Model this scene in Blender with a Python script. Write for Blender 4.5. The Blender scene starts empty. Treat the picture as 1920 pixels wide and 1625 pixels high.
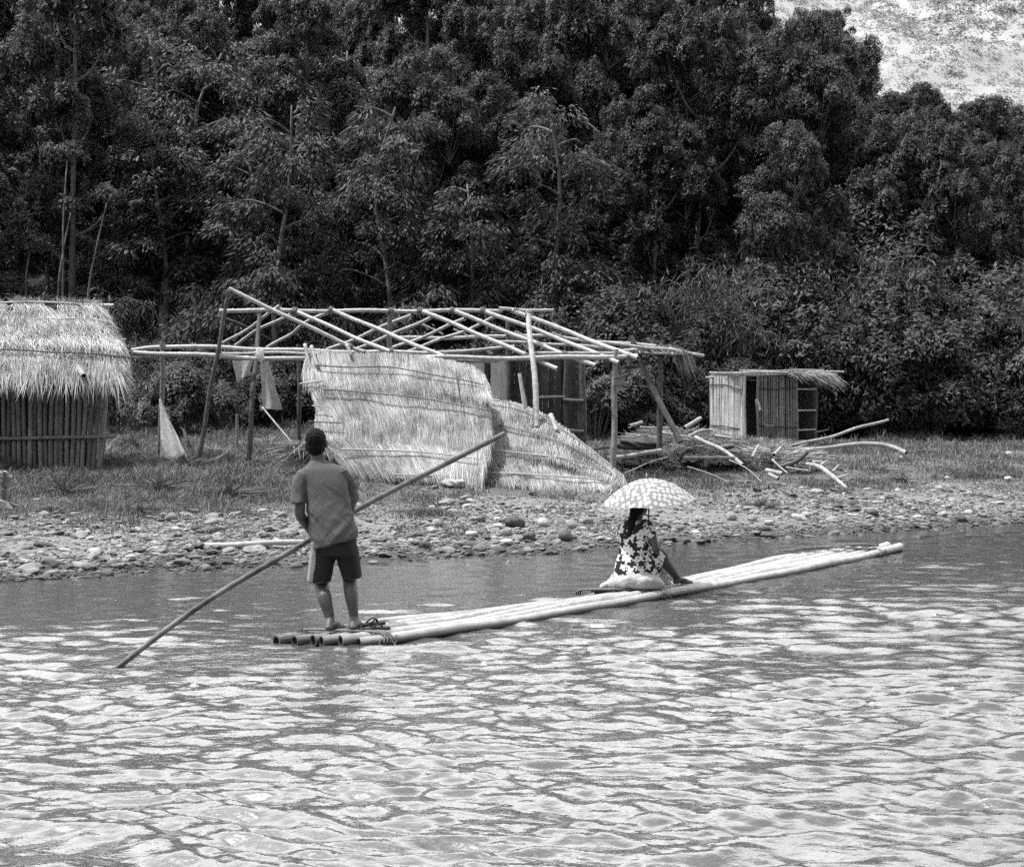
import bpy, bmesh, math, random
import numpy as np
from mathutils import Vector, Matrix

random.seed(7)
RNG = np.random.default_rng(11)
scene = bpy.context.scene
COL = scene.collection

# ------------------------------------------------------------------ camera
F, CX, HY, CH = 2300.0, 960.0, 780.0, 1.8        # focal length (photo px), principal x, horizon y, eye height (m)
cam_d = bpy.data.cameras.new("camera"); cam = bpy.data.objects.new("camera", cam_d); COL.objects.link(cam)
cam.location = (0, 0, CH); cam.rotation_euler = (math.radians(90), 0, 0)
cam_d.sensor_width = 36; cam_d.lens = 36 * F / 1920
cam_d.shift_y = -(812.5 - HY) / 1920
cam_d.clip_end = 3000
scene.camera = cam

def P(px, py, Y):
    return Vector(((px - CX) * Y / F, Y, CH - (py - HY) * Y / F))

# ------------------------------------------------------------------ helpers
def tag(o, label=None, cat=None, group=None, kind=None):
    if label: o["label"] = label
    if cat: o["category"] = cat
    if group: o["group"] = group
    if kind: o["kind"] = kind
    return o

def empty(name, loc, label, cat, group=None, rz=0):
    o = bpy.data.objects.new(name, None); COL.objects.link(o)
    o.location = loc; o.rotation_euler = (0, 0, rz); o.empty_display_size = .2
    return tag(o, label, cat, group)

def build(name, V, faces, mat, parent=None, smooth=False, origin=None):
    """V (N,3) world points, faces: list of int arrays of equal arity."""
    V = np.asarray(V, dtype=np.float32)
    if parent is not None:
        origin = np.array(parent_world(parent))
        V = V - origin
    elif origin is not None:
        V = V - np.array(origin)
    me = bpy.data.meshes.new(name)
    me.vertices.add(len(V)); me.vertices.foreach_set("co", V.ravel())
    loops = np.concatenate([np.asarray(f).ravel() for f in faces]).astype(np.int32)
    tot = np.concatenate([np.full(len(f), np.asarray(f).shape[1]) for f in faces]).astype(np.int32)
    start = np.concatenate([[0], np.cumsum(tot)[:-1]]).astype(np.int32)
    me.loops.add(len(loops)); me.loops.foreach_set("vertex_index", loops)
    me.polygons.add(len(tot)); me.polygons.foreach_set("loop_start", start)
    me.polygons.foreach_set("loop_total", tot)
    me.polygons.foreach_set("use_smooth", np.full(len(tot), smooth, dtype=bool))
    me.update(calc_edges=True); me.validate()
    if mat: me.materials.append(mat)
    o = bpy.data.objects.new(name, me); COL.objects.link(o)
    if parent is not None: o.parent = parent
    elif origin is not None: o.location = origin
    return o

def parent_world(p):
    v = Vector((0, 0, 0))
    while p is not None:
        v = v + Vector(p.location); p = p.parent
    return v

class MB:
    def __init__(s): s.V = []; s.Fq = []; s.Ft = []; s.n = 0; s.dq = []; s.dt = []      # dq/dt: face blocks that take the dark inner material
    def add(s, V, quads=None, tris=None):
        V = np.asarray(V, dtype=np.float64).reshape(-1, 3)
        if quads is not None and len(quads): s.Fq.append(np.asarray(quads) + s.n)
        if tris is not None and len(tris): s.Ft.append(np.asarray(tris) + s.n)
        s.V.append(V); s.n += len(V)
    def out(s, name, mat, parent=None, smooth=False, origin=None):
        f = []
        if s.Fq: f.append(np.concatenate(s.Fq))
        if s.Ft: f.append(np.concatenate(s.Ft))
        o = build(name, np.concatenate(s.V), f, mat, parent, smooth, origin)
        if s.dq and mat:
            o.data.materials.append(M["bamboo_inner"]); nq = [len(q) for q in s.Fq]; cq = np.concatenate([[0], np.cumsum(nq)]); nt = [len(q) for q in s.Ft]; ct = np.concatenate([[0], np.cumsum(nt)]) + cq[-1]
            idx = np.zeros(len(o.data.polygons), dtype=np.int32)
            for b, skip in s.dq: idx[cq[b] + skip: cq[b + 1]] = 1
            for b in s.dt: idx[ct[b]: ct[b + 1]] = 1
            o.data.polygons.foreach_set("material_index", idx)
        return o

def spline(pts, n):
    pts = np.array([list(p) for p in pts], float)
    if len(pts) == 2:
        t = np.linspace(0, 1, n)[:, None]; return pts[0] * (1 - t) + pts[1] * t
    q = np.vstack([2 * pts[0] - pts[1], pts, 2 * pts[-1] - pts[-2]])
    seg = np.linalg.norm(np.diff(pts, axis=0), axis=1); cum = np.concatenate([[0], np.cumsum(seg)])
    out = []
    for s in np.linspace(0, cum[-1], n):
        i = min(np.searchsorted(cum, s, side="right") - 1, len(pts) - 2)
        t = (s - cum[i]) / max(seg[i], 1e-9)
        p0, p1, p2, p3 = q[i], q[i + 1], q[i + 2], q[i + 3]
        out.append(.5 * (2 * p1 + (p2 - p0) * t + (2 * p0 - 5 * p1 + 4 * p2 - p3) * t * t + (3 * p1 - p0 - 3 * p2 + p3) * t ** 3))
    return np.array(out)

def frames(path):
    T = np.gradient(path, axis=0); T /= np.linalg.norm(T, axis=1)[:, None] + 1e-12
    ref = np.array([0, 0, 1.]) if abs(T[0][2]) < .9 else np.array([1., 0, 0])
    A = np.cross(T, ref); A /= np.linalg.norm(A, axis=1)[:, None] + 1e-9
    B = np.cross(T, A)
    return T, A, B

def tube(mb, path, rad, n=8, caps=True):
    path = np.asarray(path, float); m = len(path)
    rad = np.broadcast_to(np.asarray(rad, float), (m,))
    T, A, B = frames(path)
    ang = np.linspace(0, 2 * np.pi, n, endpoint=False)
    ring = A[:, None, :] * np.cos(ang)[None, :, None] + B[:, None, :] * np.sin(ang)[None, :, None]
    V = (path[:, None, :] + ring * rad[:, None, None]).reshape(-1, 3)
    i = np.arange(m - 1)[:, None] * n; j = np.arange(n)[None, :]; k = (j + 1) % n
    Q = np.stack([i + j, i + n + j, i + n + k, i + k], -1).reshape(-1, 4)
    tr = None
    if caps:
        V = np.vstack([V, path[0], path[-1]]); c0, c1 = m * n, m * n + 1
        jj = np.arange(n); kk = (jj + 1) % n
        tr = np.vstack([np.stack([np.full(n, c0), jj, kk], -1), np.stack([np.full(n, c1), (m - 1) * n + kk, (m - 1) * n + jj], -1)])
    mb.add(V, Q, tr)

def culm(mb, pts, r0, r1, node=.32, n=10, hollow=True, bump=.13, wob=.006):
    """a bamboo culm: swollen nodes, hollow open ends"""
    pts = [Vector(p) for p in pts]
    L = sum((pts[i + 1] - pts[i]).length for i in range(len(pts) - 1))
    m = max(6, int(L / .045))
    path = spline(pts, m)
    s = np.linspace(0, L, m)
    ph = random.random() * node
    if wob:
        T, A, B = frames(path)
        w1 = np.sin(s * (2.2 + random.random()) + random.random() * 6) * wob * 2; w2 = np.sin(s * (3.1 + random.random()) + random.random() * 6) * wob * 2
        path = path + A * w1[:, None] + B * w2[:, None]
    dn = np.abs(((s - ph + node / 2) % node) - node / 2)
    rad = (r0 + (r1 - r0) * s / L) * (1 + bump * np.exp(-(dn / .022) ** 2) - .02 * np.exp(-((dn - .05) / .03) ** 2))
    tube(mb, path, rad, n, caps=not hollow)
    if hollow:
        T, A, B = frames(path)
        ang = np.linspace(0, 2 * np.pi, n, endpoint=False)
        for e, sg in ((0, 1), (m - 1, -1)):
            ro, ri = rad[e], rad[e] * .74
            ring = A[e] * np.cos(ang)[:, None] + B[e] * np.sin(ang)[:, None]
            c = path[e]; dpt = min(.25, L * .3)
            V = np.vstack([c + ring * ro, c + ring * ri, c + T[e] * sg * dpt + ring * ri, c + T[e] * sg * dpt])
            j = np.arange(n); k = (j + 1) % n
            Q = np.vstack([np.stack([j, k, n + k, n + j], -1), np.stack([n + j, n + k, 2 * n + k, 2 * n + j], -1)])
            mb.add(V, Q, np.stack([2 * n + j, 2 * n + k, np.full(n, 3 * n)], -1))
            mb.dq.append((len(mb.Fq) - 1, n)); mb.dt.append(len(mb.Ft) - 1)

def pole_part(name, pts, r0, r1, mat, parent, **kw):
    mb = MB(); culm(mb, pts, r0, r1, **kw); return mb.out(name, mat, parent, smooth=True)

def box(mb, c, ux, uy, uz):
    c, ux, uy, uz = map(lambda v: np.array(list(v), float), (c, ux, uy, uz))
    V = [c + sx * ux + sy * uy + sz * uz for sz in (-1, 1) for sy in (-1, 1) for sx in (-1, 1)]
    mb.add(V, [[0, 2, 3, 1], [4, 5, 7, 6], [0, 1, 5, 4], [2, 6, 7, 3], [0, 4, 6, 2], [1, 3, 7, 5]])

def unit(A):
    return A / (np.linalg.norm(A, axis=-1, keepdims=True) + 1e-12)

def blades(mb, base, tip, width, bend=None, side=None):
    """tapered strips: base (N,3), tip (N,3), width (N,)"""
    base, tip = np.asarray(base), np.asarray(tip); N = len(base)
    ax = tip - base
    if side is None:
        side = np.cross(ax, RNG.normal(size=(N, 3)))
    side = unit(side) * np.asarray(width)[:, None] * .5
    mid = (base + tip) / 2
    if bend is not None: mid = mid + bend
    V = np.stack([base - side, base + side, mid + side * .8, mid - side * .8, tip], 1).reshape(-1, 3)
    i = np.arange(N)[:, None] * 5
    mb.add(V, i + np.array([[0, 1, 2, 3]]), i + np.array([[3, 2, 4]]))

# value noise
_perm = np.random.default_rng(3).random((256, 256))
def vnoise(x, y, seed=0):
    x = np.asarray(x, float) + seed * 17.3; y = np.asarray(y, float) + seed * 31.7
    xi = np.floor(x).astype(int); yi = np.floor(y).astype(int); fx = x - xi; fy = y - yi
    fx = fx * fx * (3 - 2 * fx); fy = fy * fy * (3 - 2 * fy)
    g = lambda a, b: _perm[a % 256, b % 256]
    return (g(xi, yi) * (1 - fx) + g(xi + 1, yi) * fx) * (1 - fy) + (g(xi, yi + 1) * (1 - fx) + g(xi + 1, yi + 1) * fx) * fy
def fbm(x, y, seed=0, o=4):
    a, s, t = 0, .5, 0
    for k in range(o):
        a = a + s * vnoise(x * 2 ** k, y * 2 ** k, seed + k); t += s; s *= .5
    return a / t

# ------------------------------------------------------------------ materials (black-and-white film: everything neutral grey)
def g4(v): return (v, v, v, 1)
def mat(name, lo, hi, scale=8, rough=.75, stretch=(1, 1, 1), bump=0, bscale=None, island=0, spec=.35, detail=5, contrast=(.3, .7), coord="Object", transl=0, obj=0):
    m = bpy.data.materials.new(name); m.use_nodes = True
    nt = m.node_tree; N = nt.nodes; L = nt.links
    b = N["Principled BSDF"]; b.inputs["Roughness"].default_value = rough
    b.inputs["Specular IOR Level"].default_value = spec
    tc = N.new("ShaderNodeTexCoord"); mp = N.new("ShaderNodeMapping"); mp.inputs["Scale"].default_value = stretch
    L.new(tc.outputs[coord], mp.inputs["Vector"])
    nz = N.new("ShaderNodeTexNoise"); nz.inputs["Scale"].default_value = scale; nz.inputs["Detail"].default_value = detail
    nz.inputs["Roughness"].default_value = .65
    L.new(mp.outputs[0], nz.inputs["Vector"])
    cr = N.new("ShaderNodeValToRGB"); cr.color_ramp.elements[0].position = contrast[0]; cr.color_ramp.elements[1].position = contrast[1]
    cr.color_ramp.elements[0].color = g4(lo); cr.color_ramp.elements[1].color = g4(hi)
    L.new(nz.outputs["Fac"], cr.inputs["Fac"])
    out = cr.outputs["Color"]
    def mul(sock, src, amt):
        mr = N.new("ShaderNodeMapRange"); mr.inputs["To Min"].default_value = 1 - amt; mr.inputs["To Max"].default_value = 1 + amt
        L.new(src, mr.inputs["Value"])
        mx = N.new("ShaderNodeMix"); mx.data_type = "RGBA"; mx.blend_type = "MULTIPLY"; mx.inputs["Factor"].default_value = 1
        L.new(sock, mx.inputs["A"]); L.new(mr.outputs[0], mx.inputs["B"])
        return mx.outputs["Result"]
    if island:
        ge = N.new("ShaderNodeNewGeometry"); out = mul(out, ge.outputs["Random Per Island"], island)
    if obj:
        oi = N.new("ShaderNodeObjectInfo"); out = mul(out, oi.outputs["Random"], obj)
    L.new(out, b.inputs["Base Color"])
    if bump:
        n2 = N.new("ShaderNodeTexNoise"); n2.inputs["Scale"].default_value = bscale or scale * 3; n2.inputs["Detail"].default_value = 6
        L.new(mp.outputs[0], n2.inputs["Vector"])
        bp = N.new("ShaderNodeBump"); bp.inputs["Strength"].default_value = 1; bp.inputs["Distance"].default_value = bump
        L.new(n2.outputs["Fac"], bp.inputs["Height"]); L.new(bp.outputs[0], b.inputs["Normal"])
    if transl:
        tr = N.new("ShaderNodeBsdfTranslucent"); L.new(out, tr.inputs["Color"])
        ms = N.new("ShaderNodeMixShader"); ms.inputs[0].default_value = transl
        L.new(b.outputs[0], ms.inputs[1]); L.new(tr.outputs[0], ms.inputs[2])
        L.new(ms.outputs[0], N["Material Output"].inputs["Surface"])
    return m

M = {}
M["leaf"] = mat("foliage_glossy", .05, .10, .35, rough=.55, island=.4, spec=.3, obj=.3, transl=.3)
M["leaf_layered"] = mat("foliage_layered", .055, .11, .35, rough=.55, island=.4, spec=.3, obj=.3, transl=.3)
M["leaf_shrub"] = mat("foliage_shrub", .05, .10, .6, rough=.55, island=.45, spec=.3, obj=.25, transl=.15)
M["leaf_bamboo"] = mat("foliage_bamboo", .06, .11, .6, rough=.5, island=.4, spec=.4, transl=.2)
M["bark"] = mat("pale_bark", .09, .24, 5, rough=.85, bump=.01)
M["dead_wood"] = mat("bleached_dead_wood", .3, .55, 6, rough=.8)
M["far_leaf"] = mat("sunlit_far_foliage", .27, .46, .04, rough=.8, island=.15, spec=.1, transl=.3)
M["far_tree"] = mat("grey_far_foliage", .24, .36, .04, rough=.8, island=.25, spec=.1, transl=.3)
M["grass"] = mat("dry_grass", .09, .26, .45, rough=.65, island=.45, spec=.3, transl=.2)
M["tall_grass"] = mat("tall_grass_blades", .09, .2, .5, rough=.65, island=.4, spec=.3)
M["pebble"] = mat("river_pebble", .10, .26, 5, rough=.75, island=.75, bump=.004, bscale=40, spec=.35)
M["boulder_dark"] = mat("dark_boulder", .05, .13, 7, rough=.7, bump=.015)
M["boulder_mid"] = mat("grey_boulder", .16, .34, 7, rough=.75, bump=.015)
M["boulder_pale"] = mat("pale_boulder", .32, .52, 6, rough=.75, bump=.012)
M["bamboo"] = mat("dry_bamboo", .27, .52, 9, rough=.5, island=.12, spec=.4, bump=.002, bscale=60)
M["bamboo_inner"] = mat("bamboo_inside_shade", .02, .05, 10, rough=.9)  # culm insides painted near black for the shade in the hollow
M["bamboo_old"] = mat("weathered_bamboo", .20, .46, 6, rough=.65, island=.1, spec=.3, bump=.003, bscale=50)
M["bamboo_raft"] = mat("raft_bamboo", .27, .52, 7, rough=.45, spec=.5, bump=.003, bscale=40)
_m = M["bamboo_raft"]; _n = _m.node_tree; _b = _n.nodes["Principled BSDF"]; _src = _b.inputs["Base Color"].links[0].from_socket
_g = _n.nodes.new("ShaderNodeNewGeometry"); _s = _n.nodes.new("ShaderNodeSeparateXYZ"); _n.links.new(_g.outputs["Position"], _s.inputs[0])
_w = _n.nodes.new("ShaderNodeMapRange"); _w.inputs["From Min"].default_value = .012; _w.inputs["From Max"].default_value = .050; _n.links.new(_s.outputs["Z"], _w.inputs["Value"])  # lower sides of the tubes darkened in colour: waterline wet plus their shading
_w2 = _n.nodes.new("ShaderNodeMapRange"); _w2.inputs["From Min"].default_value = -1.75; _w2.inputs["From Max"].default_value = -.95; _w2.inputs["To Min"].default_value = .12; _n.links.new(_s.outputs["X"], _w2.inputs["Value"])   # wetness and shade of the stern painted into the colour
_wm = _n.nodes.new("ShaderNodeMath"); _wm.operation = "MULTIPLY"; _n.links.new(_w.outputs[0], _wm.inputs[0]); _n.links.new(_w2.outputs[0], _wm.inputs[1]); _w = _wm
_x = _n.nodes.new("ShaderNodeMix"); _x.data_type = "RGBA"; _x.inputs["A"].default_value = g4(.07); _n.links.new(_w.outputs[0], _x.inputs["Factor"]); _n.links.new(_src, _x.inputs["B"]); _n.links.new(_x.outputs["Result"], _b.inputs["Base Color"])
M["bamboo_wall"] = mat("wall_bamboo", .13, .26, 7, rough=.6, island=.35, spec=.35)
M["bamboo_pale_wall"] = mat("pale_sunlit_tone_bamboo", .34, .60, 9, rough=.65, island=.35, spec=.3, stretch=(1, 1, .25))  # pale bamboo; on the small hut's side wall the tone carries the sun
M["bamboo_dark"] = mat("dark_bamboo", .05, .12, 9, rough=.6, island=.2)
M["post_dark"] = mat("weathered_post", .05, .13, 12, rough=.8)
M["post_grey"] = mat("grey_post", .13, .3, 14, rough=.8)
M["thatch"] = mat("cogon_thatch", .24, .54, 1.6, rough=.8, island=.4, spec=.25, contrast=(.35, .65))
M["thatch_b"] = mat("weathered_thatch", .20, .50, 1.6, rough=.8, island=.4, spec=.25, contrast=(.35, .65))
M["thatch_bed"] = mat("thatch_underlayer", .10, .24, 22, rough=.9, stretch=(4, 4, .6), bump=.02)
M["thatch_grey"] = mat("old_thatch", .16, .36, 3, rough=.85, island=.5, spec=.2)
M["planks"] = mat("dark_split_bamboo", .035, .10, 6, rough=.7, island=.45)
M["skin"] = mat("skin", .06, .095, 9, rough=.5, spec=.4, bump=.001)
M["skin_lit"] = mat("skin_painted_sunlit", .2, .28, 9, rough=.5)  # skin colour lightened to carry sunlight on the knee
M["skin_dark"] = mat("skin_tanned", .055, .085, 9, rough=.5, spec=.4, bump=.001)
M["hair"] = mat("black_hair", .004, .011, 60, rough=.75, spec=.12, bump=.004, bscale=120)
M["shirt"] = mat("grey_tshirt", .095, .14, 6, rough=.9, bump=.003, bscale=60, spec=.1)
M["shorts"] = mat("dark_shorts", .022, .035, 8, rough=.85, bump=.003, bscale=50, spec=.2)
M["white_cloth"] = mat("white_cloth", .66, .82, 5, rough=.9, bump=.006, bscale=14, spec=.1, transl=.5)
M["grey_cloth"] = mat("pale_sacking", .42, .62, 6, rough=.9, bump=.006, bscale=20, spec=.1, transl=.3)
M["sack"] = mat("woven_sack", .28, .5, 5, rough=.85, bump=.006, bscale=22, spec=.15)
M["rubber"] = mat("black_rubber", .012, .03, 10, rough=.6)
M["rope"] = mat("rope_fibre", .10, .25, 30, rough=.9)
M["punt"] = mat("worn_punting_pole", .03, .17, 3.0, rough=.55, spec=.4, contrast=(.35, .62))
M["mat_dark"] = mat("wet_dark_mat", .03, .08, 10, rough=.7)

def floral():
    m = bpy.data.materials.new("floral_print_fabric"); m.use_nodes = True
    nt = m.node_tree; N = nt.nodes; L = nt.links; b = N["Principled BSDF"]; b.inputs["Roughness"].default_value = .9
    b.inputs["Specular IOR Level"].default_value = .1
    tc = N.new("ShaderNodeTexCoord")
    mp = N.new("ShaderNodeMapping"); mp.inputs["Scale"].default_value = (12, 12, 12)
    L.new(tc.outputs["Object"], mp.inputs["Vector"])
    vo = N.new("ShaderNodeTexVoronoi"); vo.inputs["Scale"].default_value = 1; vo.inputs["Randomness"].default_value = .75
    L.new(mp.outputs[0], vo.inputs["Vector"])
    sub = N.new("ShaderNodeVectorMath"); sub.operation = "SUBTRACT"; L.new(mp.outputs[0], sub.inputs[0]); L.new(vo.outputs["Position"], sub.inputs[1])
    sx = N.new("ShaderNodeSeparateXYZ"); L.new(sub.outputs[0], sx.inputs[0])
    at = N.new("ShaderNodeMath"); at.operation = "ARCTAN2"; L.new(sx.outputs["X"], at.inputs[0]); L.new(sx.outputs["Z"], at.inputs[1])
    m5 = N.new("ShaderNodeMath"); m5.operation = "MULTIPLY"; m5.inputs[1].default_value = 5; L.new(at.outputs[0], m5.inputs[0])
    co = N.new("ShaderNodeMath"); co.operation = "COSINE"; L.new(m5.outputs[0], co.inputs[0])
    ma = N.new("ShaderNodeMath"); ma.operation = "MULTIPLY_ADD"; ma.inputs[1].default_value = .11; ma.inputs[2].default_value = .50; L.new(co.outputs[0], ma.inputs[0])
    d1 = N.new("ShaderNodeMath"); d1.operation = "LESS_THAN"; L.new(vo.outputs["Distance"], d1.inputs[0]); L.new(ma.outputs[0], d1.inputs[1])
    d2 = N.new("ShaderNodeMath"); d2.operation = "GREATER_THAN"; d2.inputs[1].default_value = .09; L.new(vo.outputs["Distance"], d2.inputs[0])
    mu = N.new("ShaderNodeMath"); mu.operation = "MULTIPLY"; L.new(d1.outputs[0], mu.inputs[0]); L.new(d2.outputs[0], mu.inputs[1])
    mx = N.new("ShaderNodeMix"); mx.data_type = "RGBA"; mx.inputs["A"].default_value = g4(.03); mx.inputs["B"].default_value = g4(.72)
    L.new(mu.outputs[0], mx.inputs["Factor"]); L.new(mx.outputs["Result"], b.inputs["Base Color"])
    return m
M["floral"] = floral()

def dotted():
    m = bpy.data.materials.new("dotted_umbrella_fabric"); m.use_nodes = True
    nt = m.node_tree; N = nt.nodes; L = nt.links; b = N["Principled BSDF"]; b.inputs["Roughness"].default_value = .7
    b.inputs["Specular IOR Level"].default_value = .2
    tc = N.new("ShaderNodeTexCoord"); mp = N.new("ShaderNodeMapping"); mp.inputs["Scale"].default_value = (20, 20, 20)
    L.new(tc.outputs["Object"], mp.inputs["Vector"])
    vo = N.new("ShaderNodeTexVoronoi"); vo.inputs["Scale"].default_value = 1; vo.inputs["Randomness"].default_value = .6; vo.voronoi_dimensions = "2D"
    L.new(mp.outputs[0], vo.inputs["Vector"])
    sp = N.new("ShaderNodeSeparateColor"); L.new(vo.outputs["Color"], sp.inputs[0])
    mr = N.new("ShaderNodeMapRange"); mr.inputs["To Min"].default_value = .30; mr.inputs["To Max"].default_value = .47; L.new(sp.outputs[0], mr.inputs["Value"])
    lt = N.new("ShaderNodeMath"); lt.operation = "LESS_THAN"; L.new(vo.outputs["Distance"], lt.inputs[0]); L.new(mr.outputs[0], lt.inputs[1])
    mx = N.new("ShaderNodeMix"); mx.data_type = "RGBA"; mx.inputs["A"].default_value = g4(.25); mx.inputs["B"].default_value = g4(.52)
    L.new(lt.outputs[0], mx.inputs["Factor"]); L.new(mx.outputs["Result"], b.inputs["Base Color"])
    tr = N.new("ShaderNodeBsdfTranslucent"); L.new(mx.outputs["Result"], tr.inputs["Color"])
    ms = N.new("ShaderNodeMixShader"); ms.inputs[0].default_value = .15
    L.new(b.outputs[0], ms.inputs[1]); L.new(tr.outputs[0], ms.inputs[2]); L.new(ms.outputs[0], N["Material Output"].inputs["Surface"])
    return m
M["dotted"] = dotted()

def water_mat():
    m = bpy.data.materials.new("river_water"); m.use_nodes = True
    nt = m.node_tree; N = nt.nodes; L = nt.links; b = N["Principled BSDF"]
    b.inputs["Base Color"].default_value = g4(.078); b.inputs["Roughness"].default_value = .035
    b.inputs["IOR"].default_value = 2.25; b.inputs["Specular IOR Level"].default_value = .5
    tc = N.new("ShaderNodeTexCoord"); mp = N.new("ShaderNodeMapping"); mp.inputs["Scale"].default_value = (.55, 1, 1); mp.inputs["Rotation"].default_value = (0, 0, .12)
    L.new(tc.outputs["Object"], mp.inputs["Vector"])
    n1 = N.new("ShaderNodeTexNoise"); n1.inputs["Scale"].default_value = 13; n1.inputs["Detail"].default_value = 4; n1.inputs["Roughness"].default_value = .6; n1.inputs["Distortion"].default_value = .2
    L.new(mp.outputs[0], n1.inputs["Vector"])
    bp = N.new("ShaderNodeBump"); bp.inputs["Strength"].default_value = 1; bp.inputs["Distance"].default_value = .016
    L.new(n1.outputs["Fac"], bp.inputs["Height"]); L.new(bp.outputs[0], b.inputs["Normal"])
    ca = N.new("ShaderNodeAttribute"); ca.attribute_name = "calm"; mr = N.new("ShaderNodeMapRange"); mr.clamp = False; mr.inputs["To Min"].default_value = .0095; mr.inputs["To Max"].default_value = .0045
    L.new(ca.outputs["Fac"], mr.inputs["Value"]); L.new(mr.outputs[0], bp.inputs["Distance"])
    return m
M["water"] = water_mat()

def ground_mat():
    m = bpy.data.materials.new("bank_soil"); m.use_nodes = True
    nt = m.node_tree; N = nt.nodes; L = nt.links; b = N["Principled BSDF"]; b.inputs["Roughness"].default_value = .9; b.inputs["Specular IOR Level"].default_value = .2
    tc = N.new("ShaderNodeTexCoord")
    def ramp(scale, lo, hi, detail=8):
        nz = N.new("ShaderNodeTexNoise"); nz.inputs["Scale"].default_value = scale; nz.inputs["Detail"].default_value = detail; nz.inputs["Roughness"].default_value = .7
        L.new(tc.outputs["Object"], nz.inputs["Vector"])
        cr = N.new("ShaderNodeValToRGB"); cr.color_ramp.elements[0].position = .35; cr.color_ramp.elements[1].position = .66
        cr.color_ramp.elements[0].color = g4(lo); cr.color_ramp.elements[1].color = g4(hi); L.new(nz.outputs["Fac"], cr.inputs["Fac"])
        return cr.outputs["Color"], nz
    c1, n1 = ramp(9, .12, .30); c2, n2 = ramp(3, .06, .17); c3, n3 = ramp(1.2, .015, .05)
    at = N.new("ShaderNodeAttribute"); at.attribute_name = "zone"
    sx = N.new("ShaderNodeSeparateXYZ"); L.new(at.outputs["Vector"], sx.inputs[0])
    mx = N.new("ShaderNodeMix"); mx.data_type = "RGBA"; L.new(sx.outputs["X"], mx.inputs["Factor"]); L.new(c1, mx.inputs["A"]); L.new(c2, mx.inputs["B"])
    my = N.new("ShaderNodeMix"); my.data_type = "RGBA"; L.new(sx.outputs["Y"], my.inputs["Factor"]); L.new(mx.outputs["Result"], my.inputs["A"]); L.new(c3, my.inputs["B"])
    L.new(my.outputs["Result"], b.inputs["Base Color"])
    bp = N.new("ShaderNodeBump"); bp.inputs["Distance"].default_value = .05; L.new(n1.outputs["Fac"], bp.inputs["Height"]); L.new(bp.outputs[0], b.inputs["Normal"])
    return m
M["ground"] = ground_mat()
def wet_edge(m, lo, hi, dark):                               # stones and soil stay wet and dark along the waterline
    n = m.node_tree; b = n.nodes["Principled BSDF"]; src = b.inputs["Base Color"].links[0].from_socket
    g = n.nodes.new("ShaderNodeNewGeometry"); s_ = n.nodes.new("ShaderNodeSeparateXYZ"); n.links.new(g.outputs["Position"], s_.inputs[0])
    w_ = n.nodes.new("ShaderNodeMapRange"); w_.inputs["From Min"].default_value = lo; w_.inputs["From Max"].default_value = hi; w_.inputs["To Min"].default_value = dark; n.links.new(s_.outputs["Z"], w_.inputs["Value"])
    x = n.nodes.new("ShaderNodeMix"); x.data_type = "RGBA"; x.blend_type = "MULTIPLY"; x.inputs["Factor"].default_value = 1; n.links.new(src, x.inputs["A"]); n.links.new(w_.outputs[0], x.inputs["B"]); n.links.new(x.outputs["Result"], b.inputs["Base Color"])
for k_ in ("pebble", "ground", "boulder_mid", "boulder_pale"): wet_edge(M[k_], .02, .13, .38)

# ------------------------------------------------------------------ sky and sun
SUN_EL, SUN_AZ = math.radians(69), math.radians(-95)   # azimuth from +Y, clockwise; negative = left
w = bpy.data.worlds.new("World"); scene.world = w; w.use_nodes = True
nt = w.node_tree; bg = nt.nodes["Background"]
sky = nt.nodes.new("ShaderNodeTexSky"); sky.sky_type = "NISHITA"; sky.sun_disc = False
sky.sun_elevation = SUN_EL; sky.sun_rotation = SUN_AZ; sky.air_density = 1.6; sky.dust_density = 5; sky.ozone_density = 1
bw = nt.nodes.new("ShaderNodeSeparateColor"); nt.links.new(sky.outputs[0], bw.inputs[0])
bg.inputs["Strength"].default_value = .14
# unseen broken cloud added beyond the ridge to brighten water reflections, thinning overhead
geo = nt.nodes.new("ShaderNodeTexCoord"); sxyz = nt.nodes.new("ShaderNodeSeparateXYZ"); nt.links.new(geo.outputs["Generated"], sxyz.inputs[0])
cn = nt.nodes.new("ShaderNodeTexNoise"); cn.inputs["Scale"].default_value = 3.2; cn.inputs["Detail"].default_value = 7; cn.inputs["Roughness"].default_value = .58
nt.links.new(geo.outputs["Generated"], cn.inputs["Vector"])
crp = nt.nodes.new("ShaderNodeValToRGB"); crp.color_ramp.elements[0].position = .30; crp.color_ramp.elements[1].position = .50; nt.links.new(cn.outputs["Fac"], crp.inputs["Fac"])
yr = nt.nodes.new("ShaderNodeMapRange"); yr.inputs["From Min"].default_value = -.1; yr.inputs["From Max"].default_value = .55; nt.links.new(sxyz.outputs["Y"], yr.inputs["Value"])
zr = nt.nodes.new("ShaderNodeMapRange"); zr.inputs["From Min"].default_value = .95; zr.inputs["From Max"].default_value = .65; nt.links.new(sxyz.outputs["Z"], zr.inputs["Value"])
m1 = nt.nodes.new("ShaderNodeMath"); m1.operation = "MULTIPLY"; nt.links.new(yr.outputs[0], m1.inputs[0]); nt.links.new(zr.outputs[0], m1.inputs[1])
m2 = nt.nodes.new("ShaderNodeMath"); m2.operation = "MULTIPLY"; nt.links.new(m1.outputs[0], m2.inputs[0]); nt.links.new(crp.outputs["Color"], m2.inputs[1])
mxs = nt.nodes.new("ShaderNodeMix"); mxs.data_type = "RGBA"; mxs.inputs["B"].default_value = (20, 20, 20, 1)
nt.links.new(m2.outputs[0], mxs.inputs["Factor"]); nt.links.new(bw.outputs["Green"], mxs.inputs["A"]); nt.links.new(mxs.outputs["Result"], bg.inputs["Color"])
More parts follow.
